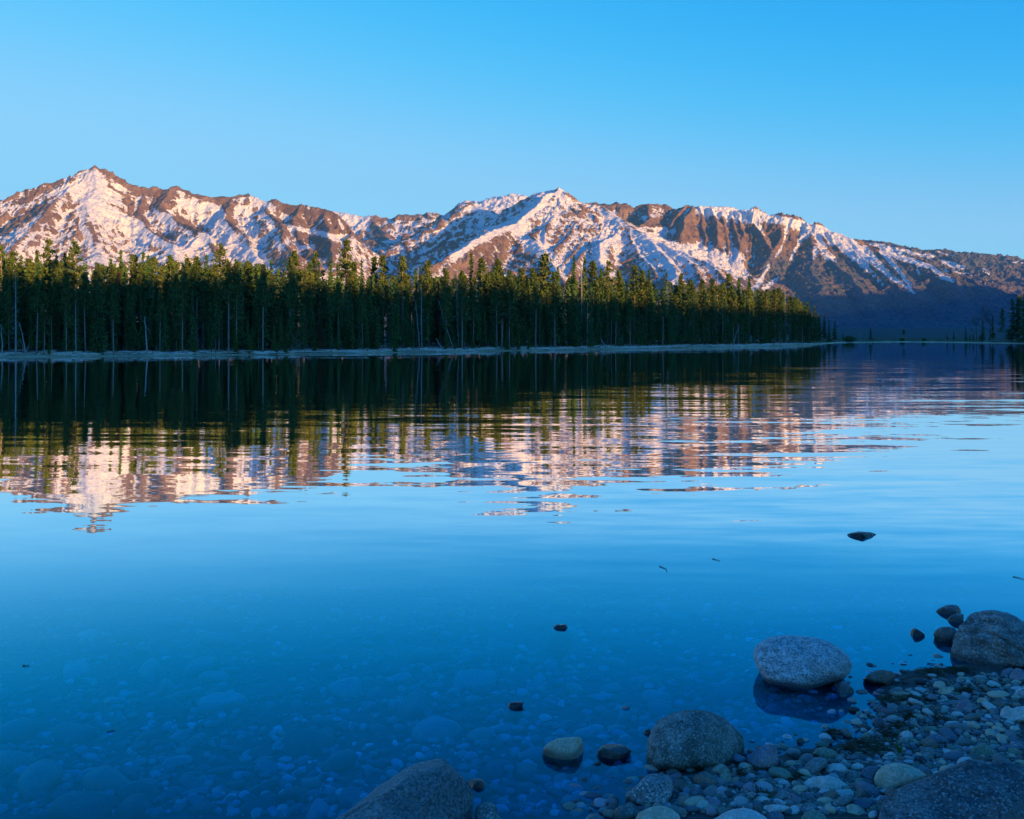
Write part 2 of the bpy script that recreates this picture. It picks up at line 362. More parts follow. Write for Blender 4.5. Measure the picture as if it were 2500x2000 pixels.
    streak(K3((1200, 720), (1300, 880), (1450, 900), (1520, 1010)), 9, .9); streak(K3((1400, 720), (1750, 880)), 10, -.6)
    blob(1330, 600, 120, 60, -.30, -45, g2); blob(1540, 640, 110, 40, -.25, 30, g2)
    blob(1180, 620, 110, 50, -.75, -30, g2); blob(1500, 660, 60, 30, -.5, 0, g2)
    blob(1180, 560, 60, 15, .5, -40, g2); blob(1170, 510, 40, 10, .8, 0, g2)
    # right plateau
    blob(1720, 560, 200, 45, -1.0, 5, g3); blob(1580, 570, 80, 30, -.7, 20, g3); blob(1900, 590, 80, 50, -.9, 20, g3)
    streak(K3((1300, 690), (1450, 740), (1550, 790), (1700, 790), (1850, 850), (2000, 900)), 20, 1.9)
    streak(K3((1220, 600), (1420, 600)), 5, 1.6); streak(K3((1350, 640), (1490, 620)), 7, 1.8); streak(K3((1250, 520), (1380, 480)), 10, .8)
    streak(K3((1740, 430), (1850, 450), (2000, 470), (2156, 505)), 15, 2.4); streak(K4((50, 60), (290, 115), (560, 175), (700, 215), (840, 275)), 12, 2.3)
    streak(K4((160, 150), (200, 240)), 6, 1.4); streak(K4((500, 220), (440, 330), (400, 410)), 4, 1.7)
    streak(K4((370, 200), (330, 330), (290, 390)), 4, 1.4); streak(K4((0, 360), (60, 520)), 8, 1.4)
    streak(K4((240, 450), (160, 600), (120, 640)), 4, 2.0); streak(K4((310, 550), (200, 630)), 4, 2.0)
    streak(K4((600, 200), (640, 330), (720, 400)), 8, 1.1); streak(K4((700, 230), (860, 380), (1000, 500), (1090, 600)), 9, 1.9)
    streak(K4((860, 290), (900, 340), (970, 430)), 9, 1.7); streak(K4((960, 340), (1060, 460), (1150, 540), (1220, 590), (1330, 660)), 9, 1.9)
    streak(K4((1090, 350), (1160, 430), (1220, 500), (1305, 605)), 6, 2.0); streak(K4((1100, 350), (1250, 400), (1450, 470), (1540, 540), (1620, 570)), 8, 2.2)
    streak(K4((1560, 490), (1750, 530), (1940, 640)), 4, 1.8); streak(K4((1350, 480), (1370, 520)), 5, 1.8); streak(K4((590, 330), (570, 400)), 5, 1.0)
    blob(2050, 690, 50, 10, 1.0, 28, g3); blob(2025, 632, 30, 8, 1.0, 28, g3); streak(K4((1025, 770), (1040, 795)), 3, 2.0)
    streak(K4((930, 620), (950, 650)), 3, 1.5); streak(K4((840, 670), (885, 690)), 2.5, 1.5)
    snow = snow - np.where(g3, np.clip((PYp - 600) / 60, 0, 1.6) * .9 + np.clip((PXp - 1950) / 100, 0, 1) * .55, 0)
    snow = snow - np.where(g2, np.clip((PYp - 600) / 80, 0, 2) * .35, 0)
    # far shoulder: woods with clearings of snow
    snow = snow - np.where(g4, 1.3, 0)
    streak(K4((1010, 300), (1200, 330), (1350, 370), (1480, 390)), 7, 1.9, g4); streak(K4((1550, 430), (1680, 470)), 8, 2.0, g4)
    streak(K4((1500, 350), (1620, 380)), 3, 1.6, g4); streak(K4((1850, 490), (1890, 520)), 4, 2.0, g4); streak(K4((1700, 455), (1715, 470)), 3, 2, g4); streak(K4((2060, 430), (2156, 440)), 3, 1.6, g4)
    low = np.clip((PYp - 690) / 60, 0, 1)
    snow = snow - low * 1.5
    # cover: 0 bare rock, 1 woodland/shrub
    wood = np.clip((N[..., 2] - .55) * 2, 0, 1) * np.clip((PYp - 560) / 120, 0, 1)
    wood = np.where(g3, np.clip((PYp - 590) / 70, 0, 1) * (PXp > 1850), wood); wood = np.where(g4, 1.0, wood); wood = np.where(g0, wood * .5, wood)
    wood = np.where(Zg < 260, np.maximum(wood, np.clip((260 - Zg) / 120, 0, 1)), wood)
    faces = grid_faces(nr, nc)
    names = ['mountain_left', 'mountain_gap', 'mountain_center', 'mountain_right', 'hills']
    labels = ['sharp snowy peak with brown cliffs lit orange at left', 'shaded snowy cirque and pale snow dome in the gap between peaks',
              'central pointed mountain with diagonal ribs of rock and snow', 'long plateau mountain with dark cliffs and snow gullies at right',
              'low wooded shoulder with scattered snow behind the right mountain']
    fg = grp[faces[:, 0]]
    V = P.reshape(-1, 3); sn = snow.ravel(); wd = wood.ravel()
    # one smooth normal field over all massifs
    for g in range(5):
        f = faces[fg == g]
        used = np.zeros(len(V), bool); used[f.ravel()] = True
        mp = np.cumsum(used) - 1
        me = mesh_np(names[g], V[used], mp[f], mountain_mat, True, {'snow': ('FLOAT', sn[used]), 'wood': ('FLOAT', wd[used])})
        me.normals_split_custom_set_from_vertices(N.reshape(-1, 3)[used].astype(np.float32))
        o = link(names[g], me); tag(o, labels[g], 'mountain' if g < 4 else 'hill', kind='structure')

def make_mountain_mat():
    s = NT('snow_and_rock', .85, .15)
    p = s.pos()
    sn = s.attr('snow').outputs['Fac']; wd = s.attr('wood').outputs['Fac']
    n1 = s.noise(1 / 60.0, 6, .62, p); n2 = s.noise(1 / 11.0, 5, .7, p)
    v = s.math('ADD', sn, s.math('MULTIPLY', s.math('SUBTRACT', n1, .5), 1.6))
    v = s.math('ADD', v, s.math('MULTIPLY', s.math('SUBTRACT', n2, .5), 2.5))
    mask = s.smooth(v, .40, .54)
    # single trees standing in the snow: small dark dots
    vor = s.n('TexVoronoi', feature='F1'); vor.inputs['Scale'].default_value = 1 / 16.0; s.l(p, vor.inputs['Vector'])
    dots = s.math('LESS_THAN', vor.outputs['Distance'], s.math('MULTIPLY', wd, .31))
    rn = s.noise(1 / 90.0, 6, .6, p); rf = s.noise(1 / 9.0, 4, .6, p)
    rock = s.mix(s.smooth(rn, .35, .65), (.22, .12, .068), (.38, .235, .15))
    rock = s.mix(s.smooth(rf, .3, .7), s.mix(.55, rock, (.09, .06, .05)), rock)
    shrub = s.mix(s.smooth(s.noise(1 / 30.0, 5, .65, p), .38, .62), (.20, .145, .155), (.085, .115, .13))
    ground = s.mix(s.smooth(wd, .25, .8), rock, shrub)
    snowc = s.mix(s.smooth(n1, .3, .7), (.80, .79, .80), (.88, .87, .87))
    col = s.mix(mask, ground, snowc)
    col = s.mix(s.math('MULTIPLY', dots, .8), col, (.045, .062, .058))
    s.base(col)
    hgt = s.math('ADD', s.math('MULTIPLY', s.noise(1 / 24.0, 8, .66, p), 1.0), s.math('MULTIPLY', mask, .02))
    s.bump(hgt, 1.0, 30.0)
    return s.m
mountain_mat = make_mountain_mat()
build_mountains()
# ------------------------------------------------------------------ far shore, water, beach
SHORE_PX = [-1600, -500, 0, 640, 1240, 1500, 1840, 1960, 2043, 2200, 2350, 2500, 3000, 4200]
SHORE_PY = [905, 880, 873, 867, 857, 853, 847, 843.5, 837, 835, 836.5, 839, 846, 858]
def shoreY(px):
    py = np.interp(px, SHORE_PX, SHORE_PY)
    return CH * F / (py - HZ)
BANK_PX = [-1600, 1900, 2060, 2300, 2420, 2500, 4000]
BANK_H = [.62, .62, .35, .30, .45, .6, .8]
def farground_z(px, Y, x=None):
    Ys = shoreY(px); d = Y - Ys
    top = np.interp(px, BANK_PX, BANK_H)
    z = np.where(d < 0, d * .06, top * (1 - np.exp(-np.maximum(d, 0) * .13 / top * .75)) + np.clip(d - 10, 0, 60) * .006 + np.clip(d - 70, 0, 700) * .012)
    return np.clip(z, -2.5, 99)
def build_far_ground():
    px = np.linspace(-1500, 4000, 700)
    off = np.concatenate([np.linspace(-30, 0, 8), np.linspace(.6, 14, 20), np.linspace(18, 120, 22), [200, 400, 800, 1200, 1500]])
    PX, O = np.meshgrid(px, off)
    Y = shoreY(PX) + O + fbm(PX / 40, PX * 0 + 3, 3, 4) * 1.0 * (O >= 0)
    Y = np.where(O > 1000, np.maximum(Y, 1650 + (O - 1200)), Y)
    X = (PX - 1250) / F * Y
    Z = farground_z(PX, shoreY(PX) + O) + fbm(X / 3.5, Y / 3.5, 3, 8) * .05 * (O > 0) + fbm(X / 20, Y / 20, 2, 9) * .12 * (O > 4)
    Z = Z + fbm(X / 60, Y / 60, 3, 19) * 1.2 * np.clip((O - 90) / 100, 0, 1)
    me = mesh_np('ground', np.stack([X, Y, Z], 2).reshape(-1, 3), grid_faces(len(off), len(px)), far_ground_mat)
    tag(link('ground', me), 'low shore of pale gravel and forest floor across the lake', 'ground', kind='structure')

s = NT('far_ground', .95, .1); p = s.pos()
z = s.n('SeparateXYZ'); s.l(p, z.inputs[0])
gravel = s.mix(s.smooth(s.noise(2.2, 5, .7, p), .35, .65), (.60, .38, .20), (.82, .60, .40))
gravel = s.mix(s.smooth(s.noise(.15, 3, .6, p), .4, .6, 0, .6), gravel, (.34, .23, .14))
soil = s.mix(s.noise(.6, 4, .6, p), (.035, .045, .02), (.09, .08, .045))
grass = s.mix(s.noise(1.2, 4, .6, p), (.025, .045, .025), (.06, .085, .04))
east = s.smooth(z.outputs[0], 55, 110)
farw = s.mix(s.noise(.05, 5, .65, p), (.015, .040, .045), (.06, .10, .10))
colr = s.mix(s.smooth(z.outputs[2], s.math('MULTIPLY_ADD', east, -.45, .62), s.math('MULTIPLY_ADD', east, -.45, .75)), gravel, s.mix(east, soil, grass))
s.base(s.mix(s.smooth(z.outputs[2], .95, 1.25), colr, farw))
s.bump(s.noise(3.0, 4, .7, p), .6, .1)
far_ground_mat = s.m
build_far_ground()

# beach in front: height from the distance to the traced waterline
WL = [(2900, 1560), (2600, 1592), (2470, 1612), (2400, 1625), (2330, 1640), (2265, 1640), (2200, 1650), (2165, 1672), (2150, 1700), (2130, 1740), (2110, 1780), (2075, 1815), (2030, 1840), (1980, 1852), (1900, 1868), (1840, 1872),
      (1760, 1868), (1700, 1872), (1640, 1895), (1580, 1925), (1530, 1955), (1490, 1990), (1440, 2040), (1300, 2150), (1000, 2400), (300, 3300)]
WLw = np.array([((x - 1250) / F * (CH * F / (y - HZ)), CH * F / (y - HZ)) for x, y in WL])
def wl_dist(x, y):                       # signed: + on land, - in water
    x = np.asarray(x, float); y = np.asarray(y, float)
    bd = np.full(x.shape, 1e9); sg = np.ones(x.shape)
    for a, b in zip(WLw[:-1], WLw[1:]):
        dx, dy = b - a; L2 = dx * dx + dy * dy
        u = np.clip(((x - a[0]) * dx + (y - a[1]) * dy) / L2, 0, 1)
        ex = x - a[0] - u * dx; ey = y - a[1] - u * dy; d = np.hypot(ex, ey)
        m = d < bd; bd = np.where(m, d, bd)
        sg = np.where(m, np.where(dx * ey - dy * ex > 0, 1.0, -1.0), sg)
    return bd * sg
def near_z(x, y):
    d = wl_dist(x, y)
    land = np.clip(d, 0, 99) * .085
    dw = np.clip(-d, 0, 200)
    wat = np.where(dw < 2.5, dw * .10, .25 + (dw - 2.5) * .125)
    wat = 3.2 * (1 - np.exp(-wat / 3.2))
    return land - wat + fbm(np.asarray(x) / .9, np.asarray(y) / .9, 3, 21) * .022 * np.exp(-np.abs(d) / 6)
GX = np.arange(-9, 13.01, .04); GY = np.arange(3.0, 46.01, .05)
_gx, _gy = np.meshgrid(GX, GY); GZ = near_z(_gx, _gy); GD = wl_dist(_gx, _gy)
def look(T, x, y):
    u = np.clip((np.asarray(x) + 9) / .04, 0, len(GX) - 2.001); v = np.clip((np.asarray(y) - 3) / .05, 0, len(GY) - 2.001)
    i = u.astype(int); j = v.astype(int); a = u - i; b = v - j
    return (T[j, i] * (1 - a) + T[j, i + 1] * a) * (1 - b) + (T[j + 1, i] * (1 - a) + T[j + 1, i + 1] * a) * b
def near_hit(px, py, floor=-9.0):          # where the ray through a pixel meets the beach or bed
    dx, dz = (px - 1250) / F, (HZ - py) / F
    Y = np.linspace(3.5, 45, 1400)
    g = np.maximum(look(GZ, dx * Y, Y), floor); r = CH + dz * Y
    i = int(np.argmax(r < g))
    return np.array([dx * Y[i], Y[i], g[i]])
xg = np.concatenate([-np.geomspace(90, 7.2, 60), np.linspace(-7, 9, 330), np.geomspace(9.2, 95, 60)])
yg = np.concatenate([np.linspace(-30, 4.5, 20), np.linspace(4.7, 16, 240), np.geomspace(16.2, 118, 90)])
Xg, Yg = np.meshgrid(xg, yg)
Zg = near_z(Xg, Yg) + fbm(Xg / .12, Yg / .12, 3, 31) * .008
s = NT('gravel_bed', .8, .3); p = s.pos()
v1 = s.n('TexVoronoi'); v1.inputs['Scale'].default_value = 22; s.l(p, v1.inputs['Vector'])
v2 = s.n('TexVoronoi'); v2.inputs['Scale'].default_value = 60; s.l(p, v2.inputs['Vector'])
sep = s.n('SeparateColor'); s.l(v1.outputs['Color'], sep.inputs[0])
sep2 = s.n('SeparateColor'); s.l(v2.outputs['Color'], sep2.inputs[0])
cc = s.mix(sep.outputs[0], (.035, .036, .038), (.10, .098, .095)); cc = s.mix(.5, cc, s.mix(sep2.outputs[1], (.02, .02, .018), (.11, .10, .09)))
s.base(s.mix(s.smooth(s.noise(1.3, 4, .6, p), .4, .6, 0, .6), cc, (.05, .055, .04)))
s.bump(s.math('ADD', v1.outputs['Distance'], s.math('MULTIPLY', v2.outputs['Distance'], .4)), -.7, .03)
bed_mat = s.m
me = mesh_np('lakebed', np.stack([Xg, Yg, Zg], 2).reshape(-1, 3), grid_faces(len(yg), len(xg)), bed_mat)
tag(link('lakebed', me), 'pebbly shore and shallow lake bed in the foreground', 'shore', kind='structure')
v = np.array([(-2500, -200, -3.4), (3000, -200, -3.4), (3000, 1600, -3.4), (-2500, 1600, -3.4)])
tag(link('lake_floor', mesh_np('lake_floor', v, [[0, 1, 2, 3]], bed_mat)), 'deep lake floor', 'ground', kind='structure')

# water
m = bpy.data.materials.new('lake_water'); m.use_nodes = True; t = m.node_tree
s = NT.__new__(NT); s.m = m; s.t = t; t.nodes.remove(t.nodes['Principled BSDF']); mo = t.nodes['Material Output']
p = s.pos(); sp = s.n('SeparateXYZ'); s.l(p, sp.inputs[0]); X_, Y_ = sp.outputs[0], sp.outputs[1]
def comp(c, i):
    x = s.n('SeparateColor'); s.l(c, x.inputs[0]); return s.math('SUBTRACT', x.outputs[i], .5)
na = s.noise(1.0, 2, .45, p, True, 0, (.22, 1.25, 1)); nb = s.noise(1.0, 2, .5, p, True, 0, (.9, 3.4, 1)); nc_ = s.noise(1.0, 1, .5, p, True, 0, (.06, .30, 1))
gust = s.noise(1.0, 2, .5, p, False, 0, (.03, .05, 1))
band = s.math('MULTIPLY', s.smooth(Y_, 9, 19), s.smooth(Y_, 55, 130, 1, .22))
right = s.smooth(s.math('SUBTRACT', X_, s.math('MULTIPLY', Y_, .10)), -8, 6, .75, 1.25)
amp = s.math('MULTIPLY', s.math('MULTIPLY_ADD', band, .85, .25), s.math('MULTIPLY', s.smooth(gust, .3, .7, .55, 1.35), right))
sy = s.math('ADD', s.math('MULTIPLY', comp(na, 1), .044), s.math('MULTIPLY', comp(nb, 1), .034))
sy = s.math('ADD', sy, s.math('MULTIPLY', comp(nc_, 1), .022))
sx = s.math('ADD', s.math('MULTIPLY', comp(na, 0), .012), s.math('MULTIPLY', comp(nb, 0), .008))
# breeze line near the far shore, catching the sky
bx, by = W(919, 870, 1)[0] * 134, 134.5
ln = s.math('MULTIPLY', s.smooth(s.math('ABSOLUTE', s.math('SUBTRACT', X_, bx)), 7.5, 9.8, 1, 0),
            s.smooth(s.math('ABSOLUTE', s.math('SUBTRACT', Y_, s.math('MULTIPLY_ADD', s.math('SUBTRACT', X_, bx), .42, by))), .9, 3.4, 1, 0))
ln = s.math('MULTIPLY', ln, s.smooth(s.noise(1.0, 2, .5, p, False, 0, (.25, .8, 1)), .30, .42))
cx = s.n('CombineXYZ'); s.l(s.math('MULTIPLY', sx, amp), cx.inputs[0])
s.l(s.math('SUBTRACT', s.math('SUBTRACT', s.math('MULTIPLY', sy, amp), s.math('MULTIPLY', ln, .085)), s.smooth(Y_, 14, 34, -.013, 0)), cx.inputs[1]); cx.inputs[2].default_value = 1
nm = s.n('VectorMath', operation='NORMALIZE'); s.l(cx.outputs[0], nm.inputs[0]); NRM = nm.outputs[0]
fr = s.n('Fresnel'); fr.inputs['IOR'].default_value = 1.33; s.l(NRM, fr.inputs['Normal'])
gl = s.n('BsdfGlossy'); gl.inputs['Roughness'].default_value = 0.012; s.l(s.mix(s.smooth(fr.outputs[0], .15, .52), (.02, .68, .98), (1, 1, 1)), gl.inputs['Color']); s.l(NRM, gl.inputs['Normal'])
tr = s.n('BsdfTransparent'); tr.inputs['Color'].default_value = (.26, .66, .98, 1)
mx = s.n('MixShader'); ff = s.n('NewGeometry').outputs['Backfacing']
s.l(s.math('MULTIPLY', s.math('MAXIMUM', fr.outputs[0], s.smooth(fr.outputs[0], .0, .44)), s.math('SUBTRACT', 1.0, ff)), mx.inputs[0]); s.l(tr.outputs[0], mx.inputs[1]); s.l(gl.outputs[0], mx.inputs[2]); s.l(mx.outputs[0], mo.inputs['Surface'])
water_mat = m
v = np.array([(-2400, -200, 0), (2900, -200, 0), (2900, 1500, 0), (-2400, 1500, 0)])
tag(link('water', mesh_np('water', v, [[0, 1, 2, 3]], water_mat, False)), 'calm blue lake mirroring the mountains', 'water', kind='structure')

# wooded rise beyond the right edge of the frame and behind the camera; added unseen, its heights shaped to shade the lake, forest foot and mountain foot
def build_shading_rise():
    s_ax = np.array([math.sin(SUN_AZ), -math.cos(SUN_AZ)]); t_ax = np.array([math.cos(SUN_AZ), math.sin(SUN_AZ)])
    T = np.linspace(-900, 7000, 500); S = np.linspace(-160, 160, 33)
    TT, SS = np.meshgrid(T, S)
    hgt = np.interp(T, [-900, -200, 40, 129, 207, 372, 600, 850, 1500, 2500, 3200, 4300, 5200, 6000, 9000],
                       [47.5, 47.5, 47.0, 44.9, 42.9, 47.0, 60, 108, 150, 250, 400, 520, 540, 440, 100])
    s0 = np.interp(T, [-900, 800, 3000, 9000], [190, 190, 700, 900])
    H = hgt[None, :] * (1 - (np.abs(SS) / 160) ** 1.6) + fbm(TT / 14, SS / 14, 3, 55) * 1.3 * (np.abs(SS) < 150)
    scale = np.interp(T, [0, 2500, 4000], [1, 1, 2.5])
    X = (s0[None, :] + SS * scale) * s_ax[0] + TT * t_ax[0]; Y = (s0[None, :] + SS * scale) * s_ax[1] + TT * t_ax[1]
    me = mesh_np('hill', np.stack([X, Y, H - 1], 2).reshape(-1, 3), grid_faces(len(S), len(T)), shading_rise_mat)
    tag(link('hill', me), 'long wooded rise outside the view, added to shade lake, forest and mountain foot', 'hill', kind='structure')
s = NT('shading_rise', .95, .1); p = s.pos()
s.base(s.mix(s.noise(.2, 5, .6, p), (.02, .035, .015), (.06, .075, .03)))
shading_rise_mat = s.m
build_shading_rise()
# ------------------------------------------------------------------ trees
rng = np.random.default_rng(7)
def leafmat(name, c0, c1, transl=.0):
    s = NT(name, .9, .1)
    oi = s.n('ObjectInfo'); hue = s.attr('tint').outputs['Fac']
    n = s.noise(1.3, 2, .5, s.obj())
    f = s.math('ADD', s.math('MULTIPLY', n, .5), s.math('MULTIPLY', s.math('ADD', oi.outputs['Random'], hue), .4), clamp=True)
    s.base(s.mix(f, c0, c1)); return s.m
M_spruce = leafmat('spruce_needles', (.030, .095, .036), (.095, .17, .052))
M_pine = leafmat('pine_needles', (.044, .090, .027), (.120, .155, .042))
M_young = leafmat('young_needles', (.05, .10, .02), (.10, .17, .035))
M_rust = leafmat('dying_needles', (.10, .035, .02), (.16, .07, .04))
def barkmat(name, c0, c1):
    s = NT(name, .9, .1); p = s.obj()
    s.base(s.mix(s.noise(3.0, 4, .6, p, sc=(1, 1, .25)), c0, c1)); return s.m
M_bark = barkmat('pine_bark', (.14, .11, .09), (.30, .255, .21))
M_dark = barkmat('spruce_bark', (.07, .06, .05), (.16, .14, .12))
M_twigs = barkmat('leafless_branches', (.06, .065, .045), (.13, .13, .09))
M_grey = barkmat('bleached_wood', (.20, .19, .18), (.42, .40, .38))

M_stick = barkmat('bleached_sticks', (.72, .62, .52), (.92, .84, .76))
def tube(path, radii, sides=5):
    path = np.asarray(path, float); radii = np.asarray(radii, float)
    n = len(path); d = np.gradient(path, axis=0); d /= np.linalg.norm(d, axis=1, keepdims=True) + 1e-9
    ref = np.where(np.abs(d[:, 2:3]) > .9, np.array([[1., 0, 0]]), np.array([[0, 0, 1.]]))
    u = np.cross(d, ref); u /= np.linalg.norm(u, axis=1, keepdims=True) + 1e-9; v = np.cross(d, u)
    a = np.arange(sides) * 2 * pi / sides
    V = path[:, None, :] + radii[:, None, None] * (np.cos(a)[None, :, None] * u[:, None, :] + np.sin(a)[None, :, None] * v[:, None, :])
    i = np.arange(n - 1)[:, None] * sides; j = np.arange(sides)[None, :]; k = (j + 1) % sides
    Fq = np.stack([i + j, i + k, i + sides + k, i + sides + j], 2).reshape(-1, 4)
    return V.reshape(-1, 3), Fq
class Acc:
    def __init__(s): s.v = []; s.f = []; s.n = 0
    def add(s, V, Fc):
        s.v.append(V); s.f.append(np.asarray(Fc) + s.n); s.n += len(V)
    def get(s): return np.concatenate(s.v), np.concatenate(s.f)
def tris(centers, size, r, flat=.5, out=None):
    """random small leaf-clump triangles stored as degenerate-free quads"""
    n = len(centers)
    a = r.normal(size=(n, 3)); a[:, 2] *= flat
    if out is not None: a = a * .7 + out * 1.0
    a /= np.linalg.norm(a, axis=1, keepdims=True) + 1e-9
    b = r.normal(size=(n, 3)); b[:, 2] *= flat; b -= (b * a).sum(1, keepdims=True) * a; b /= np.linalg.norm(b, axis=1, keepdims=True) + 1e-9
    sz = size * r.uniform(.6, 1.4, (n, 1))
    A = a * sz * .75; B = b * sz * .33
    V = np.stack([centers - A, centers + B, centers + A * 1.1, centers - B], 1).reshape(-1, 3)
    return V, np.arange(n * 4).reshape(n, 4)

def tree_parts(kind, seed):
    """unit height is 13 m; returns trunk (V,F), crown (V,F)"""
    r = np.random.default_rng(seed); H = 13.0; tr = Acc(); cr = Acc()
    bend = r.normal(size=2) * .12
    zz = np.linspace(-.3, H, 9); path = np.stack([bend[0] * np.sin(zz / H * 3), bend[1] * np.sin(zz / H * 2.4), zz], 1)
    def at(z): return np.array([bend[0] * math.sin(z / H * 3), bend[1] * math.sin(z / H * 2.4), z])
    if kind in ('spruce', 'young', 'rust', 'narrow'):
        R0 = {'spruce': 1.12, 'young': 2.3, 'rust': 1.1, 'narrow': .78}[kind] * r.uniform(.85, 1.15)
        z0 = {'spruce': r.uniform(.6, 2.4), 'young': .3, 'rust': 1.5, 'narrow': r.uniform(1, 4)}[kind]
        tr.add(*tube(path, .13 * (1 - zz / H) ** .8 + .012, 5))
        nlev = int(H * 3.0)
        z = np.linspace(z0, H - .15, nlev)
        pw = .85 if kind != 'young' else .75
        for zi in z:
            f = (H - zi) / (H - z0); rad = R0 * f ** pw * r.uniform(.7, 1.15) + .06
            nb = 4 + int(3 * f)
            for k in range(nb):
                if r.random() < .12: continue
                az = r.uniform(0, 2 * pi); L = rad * r.uniform(.65, 1.12)
                m = max(2, int(L / .20)); t = (np.arange(m) + r.uniform(.3, 1, m)) / m
                c = at(zi)[None, :] + np.stack([math.cos(az) * L * t, math.sin(az) * L * t, .10 * L * t - .42 * L * t * t + r.normal(size=m) * .03], 1)
                o = np.array([[math.cos(az), math.sin(az), -.35]])
                cr.add(*tris(np.repeat(c, 2, 0) + r.normal(size=(2 * m, 3)) * .05, .30 + .1 * f, r, .6, o))
        c = np.stack([np.zeros(8), np.zeros(8), np.linspace(H - .9, H + .1, 8)], 1); c[:, :2] += at(H)[:2]
        cr.add(*tris(c, .16, r, 2.5, np.array([[0, 0, 1.]])))
    elif kind in ('pine', 'tallpine'):
        zc = H * (r.uniform(.40, .62) if kind == 'pine' else r.uniform(.50, .66))
        tr.add(*tube(path, .15 * (1 - zz / H) ** .7 + .02, 6))
        nbr = 46 if kind == 'pine' else 26
        for q in range(nbr):
            zi = zc + (H - zc) * (q + r.random()) / nbr; f = (H - zi) / (H - zc)
            az = r.uniform(0, 2 * pi); L = (.15 + 1.35 * min(1, f * 1.25) * (1 - .3 * f)) * r.uniform(.35, 1.15) * (1.25 if kind == 'tallpine' else 1)
            b = at(zi); tip = b + np.array([math.cos(az) * L, math.sin(az) * L, L * r.uniform(-.05, .45)])
            tr.add(*tube([b, (b + tip) / 2 + (0, 0, -.05 * L), tip], [.035, .022, .008], 3))
            for w in np.linspace(.45, 1.0, 3 if L > .8 else 2):
                cc = b + (tip - b) * w
                n = 13; c = cc + r.normal(size=(n, 3)) * np.array([.20, .20, .11]) * (.7 + .5 * min(L, 1.3))
                cr.add(*tris(c, .27, r, .8))
        cr.add(*tris(at(H) + r.normal(size=(22, 3)) * np.array([.11, .11, .40]) - np.array([0, 0, .25]), .2, r, 1.4))
        for q in range(14):                       # dead stubs on the bare stem
            zi = r.uniform(1.6, zc); az = r.uniform(0, 2 * pi); L = r.uniform(.3, 1.0); b = at(zi)
            tr.add(*tube([b, b + np.array([math.cos(az) * L, math.sin(az) * L, -.15 * L])], [.018, .005], 3))
    elif kind == 'mixed':                         # pine with sparse foliage down to a third of the stem
        tr.add(*tube(path, .14 * (1 - zz / H) ** .75 + .015, 6))
        z0 = r.uniform(2.5, 5)
        for q in range(70):
            zi = z0 + (H - z0) * (q + r.random()) / 70; f = (H - zi) / (H - z0)
            az = r.uniform(0, 2 * pi); L = (.25 + 1.25 * f ** .6) * r.uniform(.5, 1.1)
            b = at(zi); tip = b + np.array([math.cos(az) * L, math.sin(az) * L, L * r.uniform(-.3, .25)])
            tr.add(*tube([b, tip], [.025, .006], 3))
            m = 3 if f < .6 else 2
            for w in np.linspace(.4, 1.0, m):
                n = 9; c = b + (tip - b) * w + r.normal(size=(n, 3)) * np.array([.18, .18, .10])
                cr.add(*tris(c, .26, r, .7))
    elif kind == 'dead':
        tr.add(*tube(path, .12 * (1 - zz / H) ** .7 + .012, 6))
        for q in range(60):
            zi = r.uniform(2, H - .2); f = (H - zi) / H; az = r.uniform(0, 2 * pi); L = (.25 + 1.3 * f) * r.uniform(.4, 1.0); b = at(zi)
            mid = b + np.array([math.cos(az) * L * .6, math.sin(az) * L * .6, -.08 * L]); tip = b + np.array([math.cos(az + .3) * L, math.sin(az + .3) * L, -.3 * L])
            tr.add(*tube([b, mid, tip], [.022, .014, .005], 3))
            tr.add(*tube([mid, mid + r.normal(size=3) * .25], [.010, .004], 3))
        return tr.get(), None
    elif kind == 'aspen':                         # leafless broad crown
        tr.add(*tube(path[:6] * np.array([1, 1, 1]), np.linspace(.15, .07, 6), 6))
        def br(b, d, L, rad, dep):
            pts = [b]; dd = d.copy()
            for i in range(3):
                dd = dd + r.normal(size=3) * .16; dd[2] += .06; dd /= np.linalg.norm(dd); pts.append(pts[-1] + dd * L / 3)
            tr.add(*tube(pts, np.linspace(rad, rad * .5, 4), 4 if dep < 2 else 3))
            if dep < 4:
                for k in range(3 if dep < 3 else 2):
                    nd = dd + r.normal(size=3) * .55; nd[2] = abs(nd[2]) * .8 + .15; nd /= np.linalg.norm(nd)
                    br(pts[1 + k % 3], nd, L * .68, rad * .55, dep + 1)
        for k in range(7):
            zi = H * r.uniform(.25, .6); az = r.uniform(0, 2 * pi)
            br(at(zi), np.array([math.cos(az) * .6, math.sin(az) * .6, .8]), H * .26, .06, 0)
        return tr.get(), None
    elif kind == 'bush':
        c = r.normal(size=(900, 3)); c /= np.linalg.norm(c, axis=1, keepdims=True); c *= r.uniform(.55, 1, (900, 1)) ** .5
        c = c * np.array([4.8, 4.8, 6.0]) + (0, 0, 5.5); c *= (1 + .15 * np.sin(c[:, :1] * 1.7 + c[:, 1:2]))
        tr.add(*tube([(0, 0, -1), (0, 0, 5)], [.5, .3], 5))
        cr.add(*tris(c, 1.3, r, 1.0))
    return tr.get(), (cr.get() if cr.n else None)

